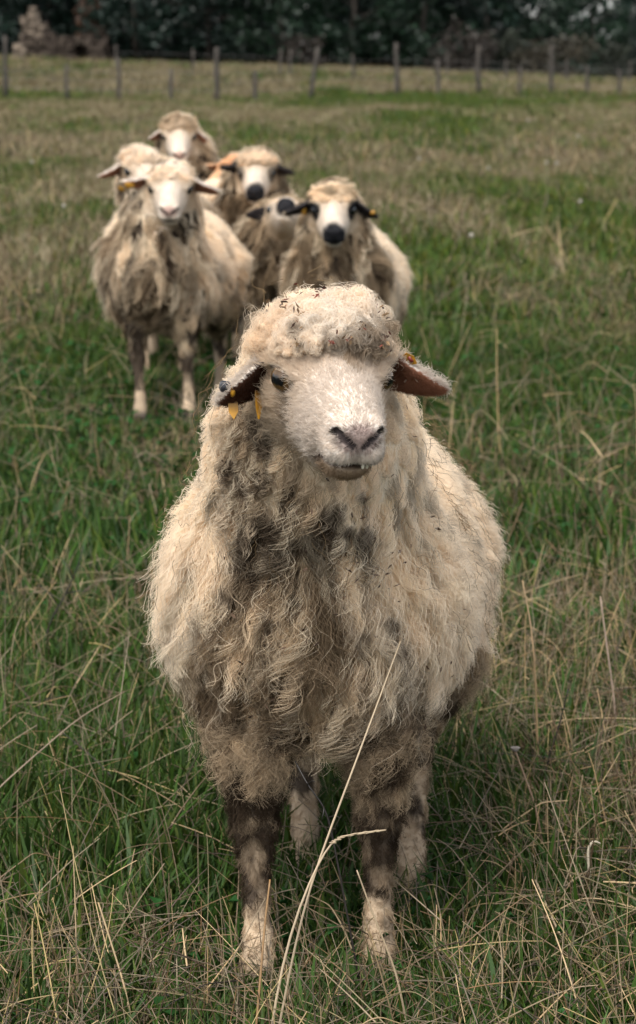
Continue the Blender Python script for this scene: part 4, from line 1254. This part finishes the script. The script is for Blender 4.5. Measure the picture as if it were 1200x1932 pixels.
def straw(name, label, n, y0, y1, Lr, rad, seed, flat=.5):
    rs = np.random.default_rng(seed)
    x, y, _ = sample_field(n, y0, y1, rs)
    if y0 < 4:      # thickest at the lower right and along the bottom
        pr = .30 + .70 * np.maximum(ss(.12, .36, x) * ss(3.2, 3.7, y) * ss(6.4, 5.0, y), ss(3.95, 3.5, y))
        kp = rs.random(n) < pr; x, y = x[kp], y[kp]
    else:
        kp = rs.random(n) < .25 + .75 * dryness(x, y); x, y = x[kp], y[kp]
    n = len(x)
    K = 6; t = np.linspace(0, 1, K)
    L = rs.uniform(*Lr, n) * rs.uniform(.6, 1.1, n)
    inside = (np.abs(x - .04) < .30) & (y > 3.35) & (y < 4.6); front_ = (y < 3.7) & (np.abs(x - .03) < .30)
    L = np.where(inside, np.minimum(L, .14), np.where(front_, L * .75, L))
    az = rs.uniform(0, 2 * np.pi, n)
    el = np.where(rs.random(n) < flat, rs.uniform(.08, .7, n), rs.uniform(.8, 1.5, n))
    bend = rs.normal(0, .09, n)
    d = np.stack([np.cos(az) * np.cos(el), np.sin(az) * np.cos(el), np.sin(el)], 1)
    sd = np.stack([-np.sin(az), np.cos(az), np.zeros(n)], 1)
    kink = rs.uniform(.35, .8, n); kb = np.where(rs.random(n) < .3, rs.uniform(.2, .9, n), 0)
    L = L * np.where(rs.random(n) < .06, 1.6, 1)
    P = np.zeros((n, K, 3))
    P[:, :, 0] = x[:, None]; P[:, :, 1] = y[:, None]; P[:, :, 2] = (tz(x, y) + np.where(el < .7, rs.uniform(.01, .10, n), 0))[:, None]
    P += d[:, None] * (L[:, None] * t[None])[..., None] + sd[:, None] * ((bend * L)[:, None] * t[None] ** 2)[..., None]
    P[:, :, 2] -= (kb * L)[:, None] * np.clip(t[None] - kink[:, None], 0, 1)
    P[:, :, 2] -= (.12 * L)[:, None] * t[None] ** 2 * np.cos(el)[:, None]
    P[:, :, 2] = np.maximum(P[:, :, 2], .004)
    c = .62 * DRYS[rs.integers(0, len(DRYS), n)] * rs.uniform(.4, 1.25, (n, 1))
    c = np.where((rs.random(n) < .22)[:, None], c * np.array([2.1, 1.95, 1.7]), c)
    k = rs.random(n); c = np.where((k < .10)[:, None], c * .35, c)
    r = rad * rs.uniform(.55, 1.4, (n, 1)) * (1 - .45 * t[None])
    o = hair_obj(name, P, r, c, M_STRAW)
    tag(o, label, 'dry grass', kind='stuff')
    return o
straw('dry_grass', 'tangle of dry tan grass stems round the nearest sheep', 34000, 2.9, 6.5, (.05, .24), .00085, 601, .34)
straw('dry_grass', 'dry tan grass stems in the middle of the meadow', 14000, 6.5, 16.0, (.06, .26), .0013, 602, .4)
straw('dry_grass', 'dry tan seed stems standing behind the flock', 9000, 16.0, 45.0, (.12, .32), .003, 603, .25)

# broad leaves low in the sward
rs = np.random.default_rng(610)
n = 5200
x, y, k = sample_field(n, 3.0, 12.0, rs, .035, 7)
keep = (dryness(x, y) < .62)
x, y = x[keep], y[keep]; n = len(x)
az = rs.uniform(0, 2 * np.pi, n); L = rs.uniform(.008, .020, n) * (1 + .10 * y); W = L * rs.uniform(.28, .5, n)
z = tz(x, y) + rs.uniform(.01, .075, n); tl = rs.uniform(-.1, .7, n)
a = np.stack([np.cos(az), np.sin(az), tl], 1); b = np.stack([-np.sin(az), np.cos(az), rs.normal(0, .25, n)], 1)
o0 = np.stack([x, y, z], 1); up = np.array([0, 0, 1.0])
Vl = np.stack([o0, o0 + a * (L * .45)[:, None] + b * W[:, None] + up * .004, o0 + a * L[:, None] - up * (L * .25)[:, None], o0 + a * (L * .45)[:, None] - b * W[:, None] + up * .004,
               o0 + a * (L * .5)[:, None] - up * .003], 1)
base = (np.arange(n) * 5)[:, None]
T = np.concatenate([base + np.array([q]) for q in ((0, 1, 4), (1, 2, 4), (2, 3, 4), (3, 0, 4))])
C_ = np.repeat(np.array([.018, .062, .014])[None] * rs.uniform(.6, 1.5, (n, 1)), 5, 0)
w_ = mesh_obj('clover_leaves', Vl.reshape(-1, 3), T, M_GRASS, cols=C_)
tag(w_, 'broad green weed leaves scattered low in the grass', 'weeds', kind='stuff')

# ------------------------------------------------------------------ single stalks one can pick out
def smooth_path(pts, n=14):
    pts = np.asarray(pts, float); t = np.linspace(0, 1, len(pts)); tt = np.linspace(0, 1, n)
    out = np.stack([np.interp(tt, t, pts[:, k]) for k in range(3)], 1)
    for _ in range(2): out[1:-1] = (out[:-2] + 2 * out[1:-1] + out[2:]) / 4
    return out
def stalk(name, label, pts, r0, r1, c, cat='grass stalk', group='single dry stalks', ears=None, down=True):
    pts = [np.array(p, float) for p in pts]
    if down and pts[0][2] > .02:
        d = pts[0] - pts[1]; d = d / max(abs(d[2]), .3 * np.linalg.norm(d)) * pts[0][2]
        pts = [np.array([pts[0][0] + d[0] * .5, pts[0][1] + d[1] * .5, 0.0])] + pts
    path = smooth_path(pts, 18)
    org = path[0].copy()
    V_, F_ = tube(path - org, np.linspace(r0, r1, 18), 6)
    if ears:
        parts = [(V_, F_)]
        rs = np.random.default_rng(len(label))
        for t in np.linspace(ears, 1, 16):
            i = t * 17; p = path[int(i)] * (1 - i % 1) + path[min(int(i) + 1, 17)] * (i % 1) - org
            d = nrmz(path[-1] - path[-4] + rs.normal(0, .004, 3))
            ax = nrmz(np.cross(d, rs.normal(0, 1, 3))); M_ = np.stack([ax, np.cross(d, ax), d])
            parts.append(blob(p + ax * .0010, (.0011, .0011, .0050), M_, 6, 5))
        V_, F_ = merge(parts)
    rs = np.random.default_rng(len(label) + 5)
    cc = np.asarray(c)[None] * (.8 + .4 * noise(V_, 60, 3))[:, None]
    o = mesh_obj(name, V_, F_, M_STRAW, cols=cc)
    o.location = org
    tag(o, label, cat, group)
    return o
PALE, ORG, DRK, PNK = (.42, .32, .20), (.25, .14, .05), (.02, .015, .011), (.26, .185, .135)
stalk('grass_stalk', 'long pale straw leaning right across the chest of the nearest sheep', [(-.054, 3.30, .048), (-.031, 3.33, .168), (-.006, 3.36, .259), (.036, 3.41, .359), (.071, 3.45, .444), (.103, 3.48, .525)], .0019, .0011, PALE)
stalk('grass_stalk', 'straw with a bent seed head pointing right before the front legs', [(-.061, 3.28, .055), (-.046, 3.31, .155), (-.019, 3.34, .238), (.008, 3.36, .289), (.023, 3.365, .305), (.052, 3.37, .309), (.079, 3.375, .311)], .0022, .0008, PALE, ears=.66)
stalk('grass_stalk', 'orange brown stem standing before the left front leg', [(-.078, 3.30, .051), (-.071, 3.33, .128), (-.065, 3.36, .199), (-.059, 3.38, .247)], .0020, .0012, ORG)
stalk('grass_stalk', 'short broken tan straw at the lower left', [(-.224, 3.40, .018), (-.246, 3.45, .094), (-.28, 3.50, .181)], .0017, .0012, (.34, .24, .12))
stalk('grass_stalk', 'thin yellow straw rising tall at the lower left', [(-.235, 3.35, .033), (-.287, 3.45, .164), (-.313, 3.50, .253), (-.332, 3.55, .323)], .0011, .0006, (.28, .21, .08))
stalk('grass_stalk', 'pinkish stalk standing upright near the right edge', [(.528, 4.90, .028), (.524, 4.90, .115), (.513, 4.92, .196), (.50, 4.95, .30)], .0026, .0014, PNK)
stalk('grass_stalk', 'thin brown stalk right of the nearest sheep body', [(.37, 4.70, .161), (.365, 4.70, .243), (.359, 4.72, .303), (.347, 4.75, .366)], .0024, .0012, (.30, .20, .10))
stalk('grass_stalk', 'long straw slanting up from the left edge', [(-.515, 4.30, .105), (-.449, 4.35, .157), (-.378, 4.40, .211), (-.309, 4.45, .241)], .0016, .0008, (.27, .20, .135))
stalk('grass_stalk', 'dark thin stem among the straw at the right', [(.383, 4.60, .094), (.40, 4.60, .148), (.414, 4.60, .211)], .0020, .0010, DRK)
stalk('grass_stalk', 'straw slanting down to the bottom right corner', [(.371, 3.60, .008), (.351, 3.70, .025), (.327, 3.80, .061), (.308, 3.90, .092)], .0020, .0012, PALE, down=False)
stalk('grass_stalk', 'pale straw crossing the right front leg', [(.098, 3.40, .12), (.068, 3.40, .197), (.048, 3.40, .253)], .0017, .0009, PALE)
stalk('dry_leaf', 'curled pale dry blade low at the right edge', [(.408, 4.0, .02), (.396, 4.0, .06), (.391, 4.0, .107), (.399, 4.0, .122), (.410, 4.0, .117)], .0030, .0012, (.60, .52, .38), 'dry blade')
fl = stalk('dry_flower', 'dry whitish flower head on a brown stem right of the sheep', [(.331, 4.20, .12), (.314, 4.20, .165), (.299, 4.20, .206)], .0018, .0014, (.26, .17, .11), 'flower')
rs = np.random.default_rng(9)
parts = [blob((.299 - fl.location[0], 0, .208 - fl.location[2]), (.006, .006, .004))]
for k in range(14):
    q = 2 * math.pi * k / 14; d = np.array([math.cos(q), math.sin(q), -.1])
    c0 = np.array([.299 - fl.location[0], 0, .211 - fl.location[2]]) + d * .005
    parts.append(blob(c0, (.0013, .0032, .0012), np.stack([np.cross(d, [0, 0, 1.]), d, [0, 0, 1.]])))
V_, F_ = merge(parts)
mesh_obj('petals', V_, F_, M_STRAW, fl, cols=np.array([.22, .19, .165]))
def twig(label, pts, forks, r):
    o = stalk('twig', label, pts, r, r * .5, DRK, 'twig', 'dark twigs')
    org = np.array(o.location)
    for a, b in forks:
        V_, F_ = tube(np.array([a, (np.array(a) + b) / 2 + [.002, 0, .003], b]) - org, [r * .6, r * .5, r * .25], 5)
        mesh_obj('side_shoot', V_, F_, M_STRAW, o, cols=np.array(DRK))
twig('dark thorny twig hanging between the front legs of the nearest sheep', [(.017, 3.6, .253), (.007, 3.6, .281), (-.014, 3.6, .31), (-.03, 3.62, .336)], [((.007, 3.6, .281), (.004, 3.59, .262)), ((-.014, 3.6, .31), (-.004, 3.59, .316)), ((.013, 3.6, .265), (.028, 3.59, .268))], .0017)
twig('dark forked dead stem standing in the grass at the left', [(-.537, 5.6, .127), (-.504, 5.6, .181), (-.477, 5.6, .245), (-.469, 5.6, .278)], [((-.52, 5.6, .155), (-.56, 5.6, .20)), ((-.504, 5.6, .181), (-.46, 5.6, .186)), ((-.49, 5.6, .21), (-.51, 5.6, .25))], .0022)
# pale flower heads far out
FLW = [(2.27, 28.5), (2.36, 28.4), (.92, 17.2), (1.07, 30.4), (3.35, 37.0), (3.45, 47.2), (-1.81, 20.3), (1.59, 26.8), (1.92, 21.0), (-2.85, 28.5)]
for i, (x, y) in enumerate(FLW):
    z0 = float(tz(x, y)); r = .010 + .00022 * y
    V1, F1 = tube([(0, 0, 0), (.004, 0, .08), (.006, 0, .15)], [.003, .0025, .002], 5)
    e = empty('seed_head_flower', (x, y, z0))
    mesh_obj('stem', V1, F1, M_GRASS, e, cols=np.array([.10, .12, .05]))
    V2, F2 = blob((.006, 0, .15 + r * .7), (r, r, r * .85), np.eye(3), 9, 7)
    V2 = V2 + np.random.default_rng(i).normal(0, r * .14, V2.shape)
    mesh_obj('puff', V2, F2, M_STRAW, e, cols=np.array([.36, .33, .27]))
    tag(e, 'small round whitish seed head far out in the meadow', 'flower', 'whitish seed heads in the far meadow')
